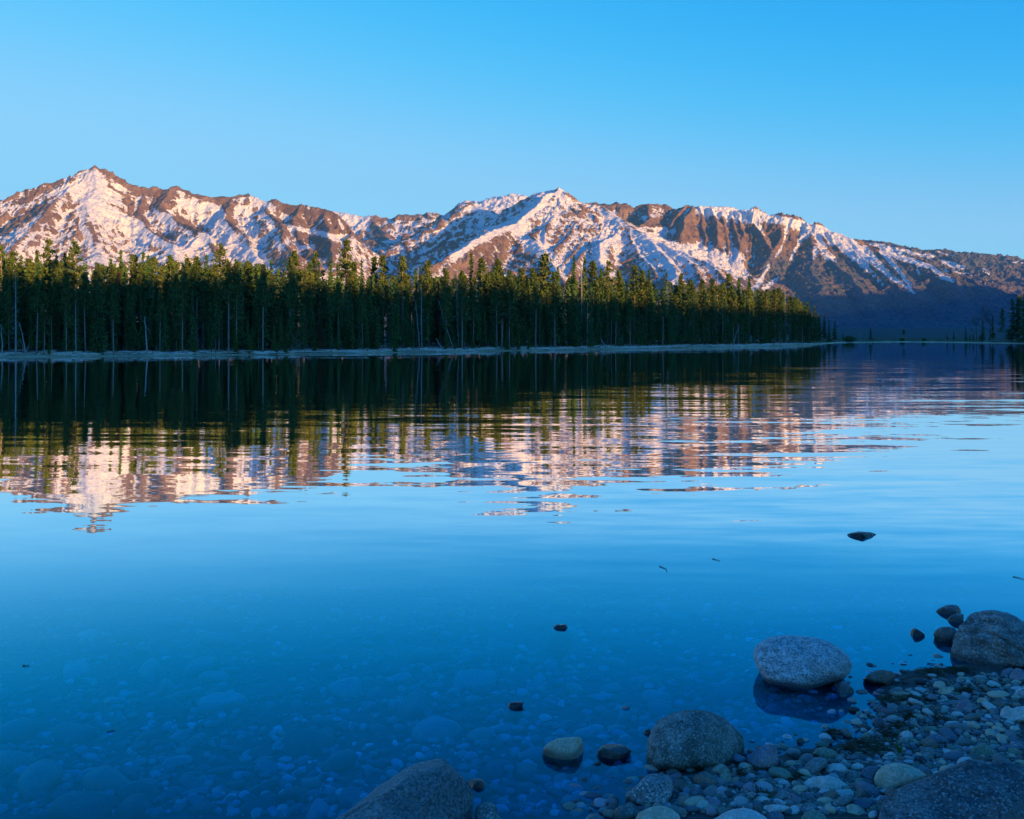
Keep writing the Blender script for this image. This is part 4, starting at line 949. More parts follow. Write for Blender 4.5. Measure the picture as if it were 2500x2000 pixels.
def rock(q, pts, mat, label, depth=.8, sub=5, rough=.05, facets=0, name='rock', cat='rock', tilt=0.0, box=.75, sink=0.0, seed=None, lift=0.0, group=None, up=0.0, sunk=False, crack=0, lean=.35):
    P = np.array([q(x, y) for x, y in pts]); seed = int(P.sum()) if seed is None else seed
    c = (P.max(0) + P.min(0)) / 2; wpx = P[:, 0].max() - P[:, 0].min(); hpx = P[:, 1].max() - P[:, 1].min()
    bot = P[:, 1].max()
    hit = near_hit(c[0], min(bot - .10 * hpx, 2240), -9 if sunk else -.015); Yc = hit[1]
    wid = wpx / F * Yc
    Yc = Yc + wid * depth * .30 + up
    ray = np.array([(c[0] - 1250) / F, 1.0, (HZ - c[1]) / F]); C = np.array([0, 0, CH]) + ray * Yc
    fw = ray / np.linalg.norm(ray); rt = np.cross(fw, (0, 0, 1)); rt /= np.linalg.norm(rt); upv = np.cross(rt, fw)
    pw = np.array([((px - 1250) / F * Yc, Yc, CH + (HZ - py) / F * Yc) for px, py in P]) - C
    a = pw @ rt; b = pw @ upv; th = np.arctan2(b, a); R = np.hypot(a, b); o = np.argsort(th); th, R = th[o], R[o]
    # densify the polygon so that straight edges stay straight
    A = np.stack([R * np.cos(th), R * np.sin(th)], 1); A2 = np.roll(A, -1, 0)
    dn = np.concatenate([A + (A2 - A) * t for t in (0, .2, .4, .6, .8)]); th = np.arctan2(dn[:, 1], dn[:, 0]); R = np.hypot(dn[:, 0], dn[:, 1]); o = np.argsort(th); th, R = th[o], R[o]
    th = np.concatenate([th - 2 * pi, th, th + 2 * pi]); R = np.concatenate([R] * 3)
    V, Fc = ICO[sub]; V = V.copy()
    va, vb, vc = V[:, 0], V[:, 2], V[:, 1]
    rho = np.hypot(va, vb); ang = np.arctan2(vb, va); Rt = np.interp(ang, th, R)
    for k in range(0): pass
    rr = rho ** box * Rt; dep = wid * depth * .5
    vv = np.sign(vc) * np.abs(vc) ** .9
    L = np.stack([rr * np.cos(ang), vv * dep, rr * np.sin(ang)], 1)
    L[:, 1] += lean * L[:, 2] * np.clip(depth, 0, 1)
    # facets: cut with a few planes
    r = np.random.default_rng(seed)
    for k in range(facets):
        nrm = r.normal(size=3); nrm[1] = -abs(nrm[1]) - .3; nrm[2] = abs(nrm[2]) * .8; nrm /= np.linalg.norm(nrm)
        d = L @ nrm; lim = np.percentile(d, r.uniform(80, 93)); ex = np.maximum(d - lim, 0); L = L - ex[:, None] * nrm * .85
    s_ = wid
    nn = n3(L, s_ * .35, seed) * rough * s_ * 1.2 + n3(L, s_ * .10, seed + 5) * rough * s_ * .45 + n3(L, s_ * .03, seed + 9, 2) * rough * s_ * .16
    if crack:
        cl = n3(L * np.array([1, 1, 1.6]), s_ * .5, seed + 40, 2); nn = nn - crack * s_ * np.exp(-(cl / .035) ** 2); nn = nn + crack * s_ * .8 * (np.floor(n3(L, s_ * .4, seed + 44, 2) * 5) / 5)
    edge = np.clip(1 - np.abs(vc) * 1.2, 0, 1)
    dirv = L / (np.linalg.norm(L, axis=1, keepdims=True) + 1e-9)
    L = L + dirv * (nn * (1 - .5 * edge))[:, None]
    Wv = L[:, :1] * rt + L[:, 1:2] * fw + L[:, 2:] * upv
    if not sunk and Yc > 5:
        bz = float(look(GZ, C[0], Yc)); lo_ = (C[2] + Wv[:, 2]).min(); need = min(bz - .05, -.02)
        if bz < -.02 and lo_ > need:          # the foot of the stone reaches down to the lake bed
            zz_ = C[2] + Wv[:, 2]; lim = .01; k_ = (lim - need) / max(lim - lo_, .02)
            nz_ = np.where(zz_ < lim, lim - (lim - zz_) * k_, zz_)
            Wv[:, :2] *= (1 + np.clip((lim - nz_) / wid, 0, 2.5) * .6)[:, None]; Wv[:, 2] = nz_ - C[2]
    if sunk: lift = min(lift, -.035 - (C[2] + Wv[:, 2].max()))
    me = mesh_np(name, Wv, Fc, RM[mat]); o = link(name, me); o.location = C + (0, 0, lift)
    tag(o, label, cat, group)
    foot = (C[0], C[1] - 0.0, wid * .5)
    OCC.append((C[0], C[1], wid * .46, wid * depth * .42)); ROCKS.append((label, c[0], c[1], wpx))
    return o
rock(q5, [(470, 800), (500, 690), (560, 640), (640, 590), (760, 545), (870, 535), (1080, 548), (1300, 580), (1480, 630), (1620, 710), (1730, 820), (1780, 930), (1740, 1050), (1680, 1110), (1500, 1170), (1300, 1240), (1150, 1290), (1000, 1250), (850, 1230), (700, 1190), (610, 1130), (570, 1040), (530, 970), (490, 890)],
     'paleblue', 'large pale grey oval boulder standing at the water edge', .75, 6, .03, 2, 'boulder', 'boulder', box=.7)
rock(q2, [(-467, 950), (-472, 800), (-452, 700), (-412, 600), (-352, 520), (-272, 455), (-172, 408), (-22, 375), (128, 380), (300, 410), (450, 440), (540, 500), (610, 590), (660, 700), (670, 800), (650, 870), (600, 920), (500, 990), (400, 1030), (250, 1075), (100, 1080), (0, 1085), (-122, 1100), (-222, 1100), (-372, 1090), (-442, 1060)],
     'dark', 'big dark speckled rounded boulder at the bottom centre-right, half on the shore', .8, 6, .03, 2, 'boulder', 'boulder', box=.7)
for r_ in (0,):
    pass
rock(q4, [(1215, 960), (1225, 860), (1250, 780), (1290, 680), (1340, 600), (1400, 530), (1490, 480), (1620, 460), (1800, 465), (1950, 500), (2070, 560), (2200, 640), (2400, 800), (2500, 1000), (2400, 1200), (2100, 1260), (1900, 1260), (1780, 1290), (1700, 1310), (1620, 1290), (1540, 1240), (1450, 1250), (1350, 1240), (1260, 1200), (1200, 1120), (1185, 1040)],
     'brown', 'massive cracked brown-grey boulder at the right edge by the water', .8, 6, .08, 7, 'boulder', 'boulder', box=.7, crack=.05, lean=.6)
rock(q3, [(440, 1677), (460, 1560), (520, 1440), (600, 1340), (800, 1240), (1010, 1170), (1200, 1080), (1350, 1010), (1500, 950), (1600, 960), (1700, 995), (1900, 985), (2050, 1010), (2156, 1020), (2500, 1150), (2700, 1500), (2500, 2000), (1500, 2200), (500, 2050), (420, 1850)],
     'slab', 'huge dark slab-like boulder with rusty stains in the bottom right corner', .9, 6, .05, 5, 'boulder', 'boulder', box=.7, crack=.02, lean=1.1)
rock(q6, [(40, 1110), (250, 950), (450, 790), (620, 660), (800, 530), (950, 450), (1080, 420), (1180, 400), (1260, 410), (1300, 460), (1380, 540), (1470, 640), (1540, 730), (1570, 800), (1595, 900), (1615, 1078), (1620, 1300), (1300, 1500), (800, 1560), (200, 1500), (-60, 1300)],
     'striated', 'grey striated wedge-shaped boulder at the bottom edge rising from the water', .9, 6, .04, 5, 'boulder', 'boulder', box=.8, crack=.015, lean=1.3)
rock(q6, [(1560, 960), (1600, 920), (1640, 900), (1720, 895), (1780, 950), (1800, 1040), (1830, 1078), (1840, 1200), (1600, 1250), (1540, 1100)], 'dark', 'small dark rounded stone tucked against the striated wedge boulder', .9, 4, .03)
rock(q6, [(1480, 670), (1520, 655), (1630, 660), (1655, 700), (1645, 760), (1570, 790), (1520, 770)], 'redbrown', 'small pinkish stone behind the right side of the striated wedge boulder', .9, 4, .04, 2)
rock(q1, [(1255, 1340), (1350, 1260), (1430, 1190), (1500, 1120), (1560, 1090), (1680, 1080), (1760, 1100), (1810, 1160), (1830, 1230), (1800, 1300), (1770, 1400), (1740, 1460), (1600, 1460), (1450, 1500), (1350, 1450), (1290, 1400)], 'granite', 'grey triangular rock in front of the big dark speckled boulder', .8, 5, .04, 5, box=.8)
rock(q1, [(345, 860), (400, 800), (500, 750), (620, 735), (760, 730), (850, 755), (885, 800), (860, 860), (780, 920), (680, 960), (560, 975), (450, 945), (380, 900)], 'tan', 'flat tan stone with a dark wet rim surrounded by water', .55, 5, .03, 2, lift=.03)
rock(q1, [(955, 865), (1000, 810), (1080, 780), (1180, 780), (1280, 805), (1340, 850), (1290, 910), (1200, 960), (1100, 965), (1010, 930)], 'wet', 'low dark stone in the water right of the flat tan stone', .6, 4, .03, 2, lift=.01)
rock(q1, [(820, 1030), (880, 980), (990, 955), (1000, 970), (920, 1010), (850, 1040)], 'redbrown', 'thin sliver of stone between the tan stone and the speckled boulder', .6, 4, .03)
rock(q1, [(165, 1097), (210, 1080), (300, 1094), (240, 1108)], 'wet', 'tiny reddish stone tip below the flat tan stone', .6, 3, .03)
rock(q1, [(158, 1440), (200, 1415), (235, 1420), (190, 1455)], 'wet', 'dark scrap of debris in the shallows near the bottom', .6, 3, .06)
rock(q1, [(1185, 410), (1230, 345), (1320, 340), (1290, 380), (1200, 405)], 'pale', 'pale pointed stone tip breaking the water left of the speckled boulder', .6, 3, .05)
rock(q1, [(-55, 350), (-20, 300), (30, 292), (140, 298), (90, 350), (0, 390), (-50, 385)], 'wet', 'dark striped leaf-shaped stone tip breaking the water in the middle', .5, 4, .04)
rock(q0, [(1158, 1324), (1172, 1315), (1192, 1315), (1197, 1323), (1176, 1328)], 'wet', 'small dark stone tip breaking the water far from shore in the centre', .6, 3, .05)
rock(q0, [(1772, 1130), (1786, 1123), (1808, 1119), (1832, 1121), (1862, 1130), (1842, 1133), (1820, 1134), (1794, 1133)], 'wet', 'lone dark flat stone out in the open water at right', .6, 4, .04, 1)
rock(q1, [(1470, 640), (1500, 600), (1550, 590), (1560, 650), (1500, 690)], 'redbrown', 'small reddish stone touching the left side of the speckled boulder', .7, 4, .03)
rock(q2, [(650, 930), (700, 870), (770, 810), (850, 775), (920, 760), (980, 790), (1010, 850), (1005, 920), (1020, 980), (990, 1040), (920, 1060), (850, 1075), (740, 1055), (680, 1010)], 'purple', 'purplish two-toned stone just right of the big speckled boulder', .8, 5, .03, 3)
rock(q2, [(340, 1000), (400, 985), (430, 1040), (480, 1110), (495, 1200), (470, 1235), (370, 1230), (345, 1120)], 'green', 'small upright greenish stone in front of the speckled boulder', .8, 4, .03, 4)
rock(q2, [(50, 1160), (90, 1100), (180, 1095), (280, 1130), (340, 1190), (320, 1250), (200, 1265), (80, 1230)], 'redbrown', 'oval reddish brown stone left of the upright greenish stone', .8, 4, .03)
rock(q2, [(0, 1280), (90, 1240), (150, 1290), (190, 1350), (120, 1380), (20, 1350)], 'blue', 'dark blue-grey angular stone below the oval reddish brown stone', .8, 4, .04, 4)
rock(q3, [(395, 1200), (430, 1120), (500, 1060), (600, 1020), (700, 1015), (820, 1045), (930, 1100), (1020, 1165), (950, 1250), (800, 1310), (640, 1360), (540, 1385), (460, 1350), (410, 1280)], 'tan', 'large smooth tan egg-shaped stone left of the corner slab', .8, 5, .015)
rock(q2, [(1290, 1200), (1350, 1150), (1450, 1125), (1580, 1120), (1700, 1160), (1790, 1230), (1850, 1300), (1800, 1320), (1700, 1310), (1560, 1310), (1400, 1310), (1310, 1270)], 'pale', 'long pale arched stone in the middle of the shore', .7, 5, .025, 2)
rock(q2, [(1285, 1050), (1330, 980), (1400, 920), (1480, 905), (1550, 930), (1560, 980), (1500, 1050), (1440, 1120), (1360, 1130), (1300, 1100)], 'grey', 'smooth grey-green oval stone above the long pale arched stone', .8, 5, .02)
rock(q2, [(1390, 870), (1440, 810), (1520, 795), (1620, 830), (1700, 890), (1730, 940), (1650, 965), (1560, 960), (1450, 930)], 'green', 'dull greenish stone at the water edge behind the smooth oval stone', .8, 5, .02, 1)
rock(q2, [(1510, 1100), (1550, 1010), (1620, 980), (1720, 980), (1790, 1050), (1780, 1080), (1650, 1115)], 'pale', 'pale rounded stone between the smooth oval stone and the tan egg', .8, 4, .02)
rock(q2, [(230, 1640), (400, 1530), (500, 1490), (620, 1480), (750, 1510), (850, 1570), (920, 1640), (850, 1800), (300, 1800)], 'pale', 'broad pale domed rock cut by the bottom edge', .8, 5, .02)
rock(q2, [(800, 1510), (860, 1450), (960, 1440), (1080, 1450), (1150, 1480), (1080, 1530), (950, 1550), (850, 1560)], 'pale', 'pale flat stone right behind the broad domed rock', .8, 4, .03, 2)
rock(q2, [(880, 1560), (930, 1515), (1010, 1510), (1070, 1560), (1080, 1640), (900, 1650)], 'blue', 'round dark blue-grey stone beside the broad domed rock at the bottom edge', .8, 4, .02)
rock(q2, [(1100, 1510), (1160, 1450), (1230, 1450), (1270, 1500), (1240, 1550), (1160, 1570)], 'pale', 'squarish pale stone touching the pale flat stone near the bottom', .8, 4, .03, 3)
rock(q2, [(1260, 1590), (1310, 1530), (1440, 1505), (1520, 1550), (1560, 1620), (1500, 1700), (1300, 1700)], 'green', 'rounded grey-green rock at the bottom edge left of the tan block', .8, 4, .02)
rock(q2, [(1280, 1440), (1350, 1415), (1440, 1450), (1480, 1500), (1380, 1520), (1290, 1500)], 'grey', 'mid-grey flat stone above the rounded grey-green rock', .8, 4, .02)
rock(q2, [(1770, 1460), (1820, 1430), (1900, 1450), (1990, 1500), (2010, 1540), (1960, 1580), (1860, 1570), (1775, 1540)], 'tan', 'blocky tan stone left of the corner slab near the bottom', .8, 5, .03, 4)
rock(q2, [(1620, 1430), (1680, 1360), (1760, 1330), (1850, 1330), (1860, 1370), (1800, 1440), (1720, 1480), (1640, 1470)], 'grey', 'slanted oval grey stone above the blocky tan stone', .8, 4, .02)
rock(q2, [(1210, 1350), (1280, 1300), (1360, 1310), (1440, 1360), (1430, 1395), (1320, 1400), (1220, 1380)], 'blue', 'dark low stone below the left end of the long pale arched stone', .8, 4, .03, 2)
rock(q2, [(960, 1360), (1010, 1290), (1080, 1270), (1150, 1330), (1150, 1360), (1060, 1400), (980, 1410)], 'grey', 'grey angular stone in the middle of the pebbles near the bottom', .8, 4, .04, 4)
rock(q2, [(180, 1410), (250, 1350), (330, 1380), (400, 1430), (430, 1490), (360, 1500), (230, 1490)], 'purple', 'angular violet-grey stone above the broad domed rock', .8, 4, .04, 4)
rock(q2, [(250, 1520), (290, 1480), (340, 1490), (345, 1540), (300, 1565), (255, 1550)], 'redbrown', 'small brownish red pebble on the left shoulder of the broad domed rock', .8, 3, .03)
rock(q2, [(735, 1200), (770, 1155), (860, 1150), (895, 1190), (860, 1235), (770, 1240)], 'tan', 'small pale pinkish block among the weed below the purplish stone', .8, 4, .03, 3)
rock(q2, [(600, 1330), (650, 1250), (710, 1230), (780, 1270), (770, 1310), (680, 1370)], 'purple', 'small violet rounded stone behind the slanted pale pebble', .8, 4, .02)
rock(q2, [(630, 1390), (680, 1320), (740, 1300), (775, 1330), (740, 1380), (660, 1410)], 'grey', 'slanted pale grey pebble in the pebbles left of centre', .8, 4, .02)
rock(q2, [(1520, 1460), (1550, 1425), (1600, 1430), (1615, 1470), (1570, 1500), (1530, 1490)], 'tan', 'small round tan pebble left of the slanted oval stone', .8, 3, .02)
rock(q1, [(1360, 1640), (1420, 1530), (1550, 1470), (1680, 1455), (1790, 1490), (1870, 1560), (1900, 1640), (1850, 1750), (1400, 1750)], 'tan', 'rounded brownish rock at the bottom edge below the triangular rock', .8, 5, .02)
rock(q1, [(1115, 1550), (1150, 1490), (1220, 1450), (1330, 1450), (1440, 1510), (1430, 1600), (1340, 1650), (1150, 1640)], 'dark', 'dark smooth stone left of the rounded brownish rock at the bottom edge', .8, 4, .02)
rock(q1, [(790, 1640), (870, 1550), (960, 1540), (1020, 1590), (1040, 1660), (850, 1680)], 'paleblue', 'small pale mottled stone cut by the bottom edge in the shallows', .8, 4, .03)
rock(q1, [(1815, 1380), (1870, 1310), (1930, 1320), (1965, 1380), (1900, 1430), (1820, 1425)], 'grey', 'small grey pebble right of the triangular rock', .8, 4, .03, 2)
rock(q3, [(1350, 370), (1380, 310), (1450, 280), (1520, 275), (1570, 330), (1600, 400), (1580, 440), (1500, 440), (1420, 410)], 'purple', 'pinkish blunt stone on the upper pebble beach', .8, 4, .03, 3)
rock(q3, [(1285, 450), (1330, 415), (1410, 420), (1490, 465), (1420, 485), (1320, 495)], 'pale', 'flat pale pinkish stone in front of the pinkish blunt stone', .8, 4, .03, 2)
rock(q3, [(1580, 290), (1640, 255), (1710, 260), (1780, 340), (1700, 345), (1600, 325)], 'tan', 'low pale wedge of stone right of the pinkish blunt stone', .8, 4, .03, 3)
rock(q3, [(1860, 490), (1890, 390), (1950, 355), (2020, 380), (2080, 360), (2156, 355), (2300, 400), (2300, 520), (2100, 555), (1950, 550)], 'pale', 'large pale lumpy stone at the right edge of the beach', .8, 5, .04, 3)
rock(q3, [(2030, 230), (2070, 160), (2156, 110), (2300, 100), (2320, 280), (2100, 290)], 'paleblue', 'pale rounded rock at the right edge above the lumpy stone', .8, 5, .03, 1)
rock(q4, [(1945, 1390), (1980, 1320), (2040, 1240), (2100, 1250), (2156, 1280), (2300, 1320), (2300, 1450), (2050, 1450)], 'purple', 'grey-violet block under the right side of the massive cracked boulder', .8, 5, .03, 4)
rock(q3, [(960, 780), (1010, 720), (1090, 680), (1180, 690), (1250, 730), (1275, 780), (1200, 805), (1100, 830), (1000, 815)], 'blue', 'blue-grey domed stone in the middle of the pebble beach', .8, 5, .02)
rock(q3, [(960, 620), (1020, 590), (1110, 590), (1175, 640), (1150, 670), (1050, 675), (980, 665)], 'green', 'dark greenish flat stone above the blue-grey domed stone', .8, 4, .03)
rock(q3, [(965, 520), (1010, 480), (1070, 470), (1120, 510), (1140, 560), (1060, 565), (990, 550)], 'blue', 'rounded dark stone higher up, above the greenish flat stone', .8, 4, .03)
rock(q3, [(640, 710), (700, 670), (790, 635), (850, 660), (860, 720), (850, 780), (780, 770), (700, 760)], 'pale', 'pale angular stone near the weed line', .8, 4, .04, 4)
rock(q3, [(935, 860), (960, 830), (1080, 840), (1105, 930), (1110, 1000), (1050, 1000), (960, 980)], 'grey', 'squared grey-green block standing below the blue-grey domed stone', .8, 4, .02, 5)
rock(q3, [(1510, 910), (1560, 830), (1660, 790), (1760, 820), (1820, 890), (1850, 960), (1700, 960), (1560, 960)], 'green', 'brownish arched stone at the upper edge of the corner slab', .8, 4, .04, 2)
rock(q4, [(30, 1400), (100, 1330), (200, 1280), (320, 1270), (440, 1310), (475, 1370), (450, 1440), (400, 1500), (330, 1460), (150, 1450)], 'redbrown', 'low brownish rock right of the pale oval boulder', .8, 5, .03, 2)
rock(q5, [(1575, 1270), (1600, 1190), (1650, 1140), (1720, 1160), (1780, 1240), (1840, 1310), (1790, 1360), (1700, 1355), (1600, 1350)], 'grey', 'small pointed triangular stone against the right foot of the pale oval boulder', .8, 4, .03, 4)
rock(q4, [(985, 500), (1060, 450), (1150, 415), (1250, 410), (1340, 430), (1400, 480), (1380, 530), (1300, 545), (1150, 575), (1060, 540)], 'brown', 'flat brown stone in the water, farthest of those left of the massive boulder', .6, 4, .03, 1)
rock(q4, [(1150, 600), (1200, 550), (1280, 525), (1360, 540), (1360, 640), (1290, 680), (1200, 650)], 'brown', 'small brown stone wedged against the upper left of the massive boulder', .7, 4, .03)
rock(q4, [(960, 800), (1000, 740), (1060, 705), (1160, 700), (1240, 715), (1290, 780), (1240, 910), (1150, 935), (1050, 900), (980, 850)], 'redbrown', 'rounded brownish stone in the water touching the left side of the massive boulder', .7, 5, .02)
rock(q4, [(645, 800), (660, 740), (720, 720), (790, 750), (850, 800), (850, 840), (790, 870), (650, 850)], 'wet', 'small dark block alone in the water left of the massive boulder', .7, 4, .03, 3)
rock(q4, [(490, 1205), (550, 1180), (615, 1195), (605, 1225), (560, 1235)], 'wet', 'tiny dark stone in the water above the low brownish rock', .7, 3, .03)
rock(q3, [(1585, 50), (1600, 15), (1700, 15), (1725, 60), (1700, 110), (1620, 110)], 'green', 'squarish dull green stone below the massive boulder', .8, 4, .03, 4)
rock(q3, [(1465, 80), (1490, 35), (1530, 60), (1535, 90), (1490, 105)], 'pale', 'small pale square pebble left of the squarish green stone', .8, 3, .03, 3)
rock(q3, [(1140, 190), (1170, 150), (1260, 130), (1330, 130), (1340, 170), (1300, 220), (1200, 245), (1145, 230)], 'tan', 'pale tan double-lobed stone at the upper beach edge', .8, 4, .04, 2)
rock(q3, [(960, 190), (1020, 165), (1100, 185), (1080, 220), (1000, 225)], 'redbrown', 'flat rusty-rimmed stone left of the tan double-lobed stone', .8, 4, .03)
rock(q3, [(1840, 860), (1900, 810), (1990, 805), (2040, 850), (1980, 890), (1880, 885)], 'blue', 'blue-grey oval stone above the corner slab near the right edge', .8, 4, .03)
rock(q3, [(125, 1080), (150, 1035), (210, 1015), (270, 1040), (290, 1080), (230, 1115), (150, 1110)], 'pale', 'small whitish stone left of the tan egg-shaped stone', .8, 4, .02)
rock(q3, [(385, 1040), (400, 990), (470, 985), (560, 1030), (480, 1060)], 'pale', 'white stone just behind the tan egg-shaped stone', .8, 4, .02, 2)
rock(q3, [(720, 1010), (780, 975), (860, 990), (900, 1030), (860, 1055)], 'paleblue', 'pale bluish flat stone above the top of the tan egg-shaped stone', .8, 4, .02)
rock(q3, [(970, 1050), (1040, 1020), (1140, 1010), (1145, 1045), (980, 1078)], 'pale', 'thin pale slab right of the tan egg-shaped stone', .6, 4, .02, 3)
rock(q3, [(1140, 1010), (1180, 975), (1240, 1000), (1270, 1045), (1210, 1055)], 'tan', 'small pinkish tan pebble beside the thin pale slab', .8, 3, .03)
rock(q3, [(245, 1170), (280, 1080), (360, 1055), (470, 1060), (420, 1150), (395, 1250), (300, 1250)], 'blue', 'rounded dark blue stone wedged left of the tan egg-shaped stone', .8, 4, .02)
rock(q3, [(70, 1200), (100, 1120), (220, 1110), (260, 1170), (220, 1260), (110, 1250)], 'dark', 'dark round stone in shade between the pale arched and blue stones', .8, 4, .03)
rock(q3, [(130, 930), (180, 890), (250, 890), (275, 940), (210, 980), (140, 970)], 'green', 'small grey-green stone lying in the weed left of centre', .8, 4, .03)
rock(q3, [(330, 1620), (370, 1580), (430, 1575), (445, 1640), (400, 1677), (340, 1665)], 'pale', 'small pale pebble beside the lower left edge of the corner slab', .8, 3, .03)
rock(q3, [(415, 1440), (460, 1405), (520, 1400), (500, 1470), (440, 1480)], 'pale', 'pale pebble wedged under the left edge of the corner slab', .8, 3, .03, 2)
rock(q3, [(530, 490), (580, 455), (640, 450), (655, 480), (600, 520), (540, 525)], 'tan', 'ochre pebble at the water edge beside the weed', .8, 3, .03)
rock(q3, [(1130, 450), (1200, 425), (1250, 455), (1190, 480), (1140, 475)], 'redbrown', 'small reddish pebble left of the flat pale pinkish stone', .8, 3, .03)
# stones under water that stand out
def under(pts, mat, label, q=q1, depth=.9):
    return rock(q, pts, mat, label, depth, 4, .03, 1, 'submerged_stone', 'stone', lift=-.01, sunk=True)
under([(1680, 150), (1720, 100), (1830, 50), (1950, 35), (2030, 80), (2010, 140), (1900, 180), (1750, 185)], 'pale', 'whitish oval stone under water right of the striated wedge boulder', q6)
under([(670, 650), (720, 590), (850, 550), (960, 545), (1010, 580), (960, 660), (850, 720), (730, 710)], 'pale', 'large pale sunken stone just above the flat tan stone')
under([(850, 200), (1000, 185), (1160, 190), (1120, 260), (980, 290), (880, 250)], 'pale', 'long pale sunken stone above the pale pointed tip')
under([(900, 1250), (1000, 1200), (1120, 1190), (1270, 1240), (1200, 1330), (1050, 1310)], 'paleblue', 'pale angular sunken slab left of the triangular rock')
under([(970, 440), (1050, 380), (1200, 350), (1400, 350), (1430, 430), (1300, 500), (1050, 500)], 'grey', 'wide sunken slab around the pale pointed tip')
under([(1050, 560), (1150, 525), (1280, 540), (1310, 590), (1200, 625), (1100, 610)], 'tan', 'yellowish sunken oval left of the speckled boulder')
under([(300, 700), (420, 670), (580, 680), (560, 720), (400, 735)], 'tan', 'flat yellowish sunken stone above the left end of the flat tan stone')
under([(1380, 70), (1480, 10), (1650, 10), (1690, 60), (1600, 115), (1450, 125)], 'green', 'pale green sunken oval above the speckled boulder')
under([(1700, 70), (1780, 35), (1900, 35), (1930, 75), (1850, 105), (1740, 100)], 'green', 'smaller green sunken oval, second in the row above the speckled boulder')
under([(1330, 1110), (1400, 1080), (1510, 1085), (1530, 1130), (1440, 1180), (1370, 1160)], 'tan', 'brown sunken stone between the triangular rock and the speckled boulder')
under([(520, 510), (640, 480), (720, 500), (690, 545), (560, 560)], 'grey', 'dim sunken stone upper left of the large pale sunken one')
under([(340, 540), (440, 500), (525, 520), (520, 575), (400, 580)], 'paleblue', 'pale sunken wedge left of the dim sunken stone')
under([(385, 460 * 1.0), (420, 445), (470, 440), (475, 465), (430, 475), (390, 474)], 'pale', 'pale domed sunken stone in the bottom left shallows', lambda x, y: (x / 2.156, 1400 + y / 2.156 + 0))
def q7(x, y): return (x / 2.156, 1400 + y / 2.156)
def q8(x, y): return (900 + x / 2.3956, 1300 + y / 2.3956)
for pts, mat, lab in [([(835, 1015), (880, 965), (940, 948), (1015, 955), (1020, 1000), (960, 1020), (880, 1025)], 'pale', 'brightest pale domed stone under water at bottom left'),
                      ([(400, 1050), (470, 1015), (570, 1015), (575, 1040), (480, 1065), (410, 1075)], 'pale', 'low pale sunken stone left of the brightest domed one'),
                      ([(515, 670), (570, 645), (660, 648), (670, 675), (600, 690)], 'pale', 'faint pale sunken stone, farthest out at left'),
                      ([(330, 650), (380, 620), (430, 625), (415, 660), (350, 665)], 'grey', 'dim sunken stone left of the farthest pale one'),
                      ([(430, 615), (480, 600), (525, 610), (510, 645), (450, 650)], 'grey', 'dim sunken stone between the two faint ones at far left'),
                      ([(935, 1080), (980, 1040), (1060, 1035), (1085, 1075), (1020, 1105), (960, 1105)], 'green', 'round dim sunken stone below the brightest domed one'),
                      ([(1330, 990), (1370, 955), (1460, 955), (1500, 985), (1450, 1015), (1350, 1015)], 'green', 'greenish flat sunken stone in the bottom centre-left'),
                      ([(1180, 1165), (1220, 1135), (1275, 1140), (1260, 1175), (1200, 1185)], 'grey', 'small grey sunken stone near the bottom left'),
                      ([(1560, 840), (1600, 812), (1665, 815), (1660, 845), (1590, 860)], 'pale', 'pale sunken pebble up and left of the striated wedge'),
                      ([(1520, 995), (1560, 972), (1590, 978), (1550, 1003)], 'pale', 'tiny bright sunken chip left of the striated wedge'),
                      ([(2000, 680), (2050, 655), (2140, 660), (2145, 690), (2080, 705), (2010, 700)], 'pale', 'pale flat sunken stone in the centre distance')]:
    under(pts, mat, lab, q7)
for pts, mat, lab in [([(1140, 822), (1190, 797), (1235, 800), (1240, 825), (1180, 832)], 'pale', 'pale triangular sunken stone in the centre'),
                      ([(1560, 885), (1600, 845), (1680, 825), (1720, 850), (1700, 890), (1620, 908)], 'green', 'large round green sunken stone right of centre'),
                      ([(1725, 865), (1780, 853), (1845, 862), (1840, 885), (1760, 895)], 'pale', 'pale sunken oval right of the large round green one'),
                      ([(1705, 800), (1780, 788), (1865, 800), (1860, 828), (1760, 832)], 'grey', 'wide grey sunken slab above the pale oval'),
                      ([(1250, 850), (1310, 818), (1370, 820), (1365, 860), (1290, 870)], 'grey', 'streaked grey sunken stone in the centre'),
                      ([(345, 905), (380, 875), (445, 872), (440, 890), (380, 905)], 'pale', 'pale sunken sliver left of centre'),
                      ([(65, 990), (120, 970), (210, 970), (235, 995), (170, 1018), (90, 1012)], 'grey', 'grey sunken oval above the striated wedge boulder'),
                      ([(1000, 1120), (1060, 1100), (1112, 1100), (1112, 1140), (1040, 1140)], 'paleblue', 'blocky sunken stone above the flat tan stone'),
                      ([(1570, 800), (1620, 780), (1690, 782), (1680, 808), (1600, 825)], 'grey', 'dim sunken stone behind the large round green one'),
                      ([(185, 1270), (240, 1230), (340, 1228), (360, 1250), (290, 1285), (210, 1290)], 'grey', 'dim sunken stone just above the tip of the striated wedge')]:
    under(pts, mat, lab, q8)

def free(x, y, r, k=1.0):
    for a, b, ra, rb in OCC:
        if ((x - a) / (ra * k + r)) ** 2 + ((y - b) / (rb * k + r)) ** 2 < 1: return False
    return True
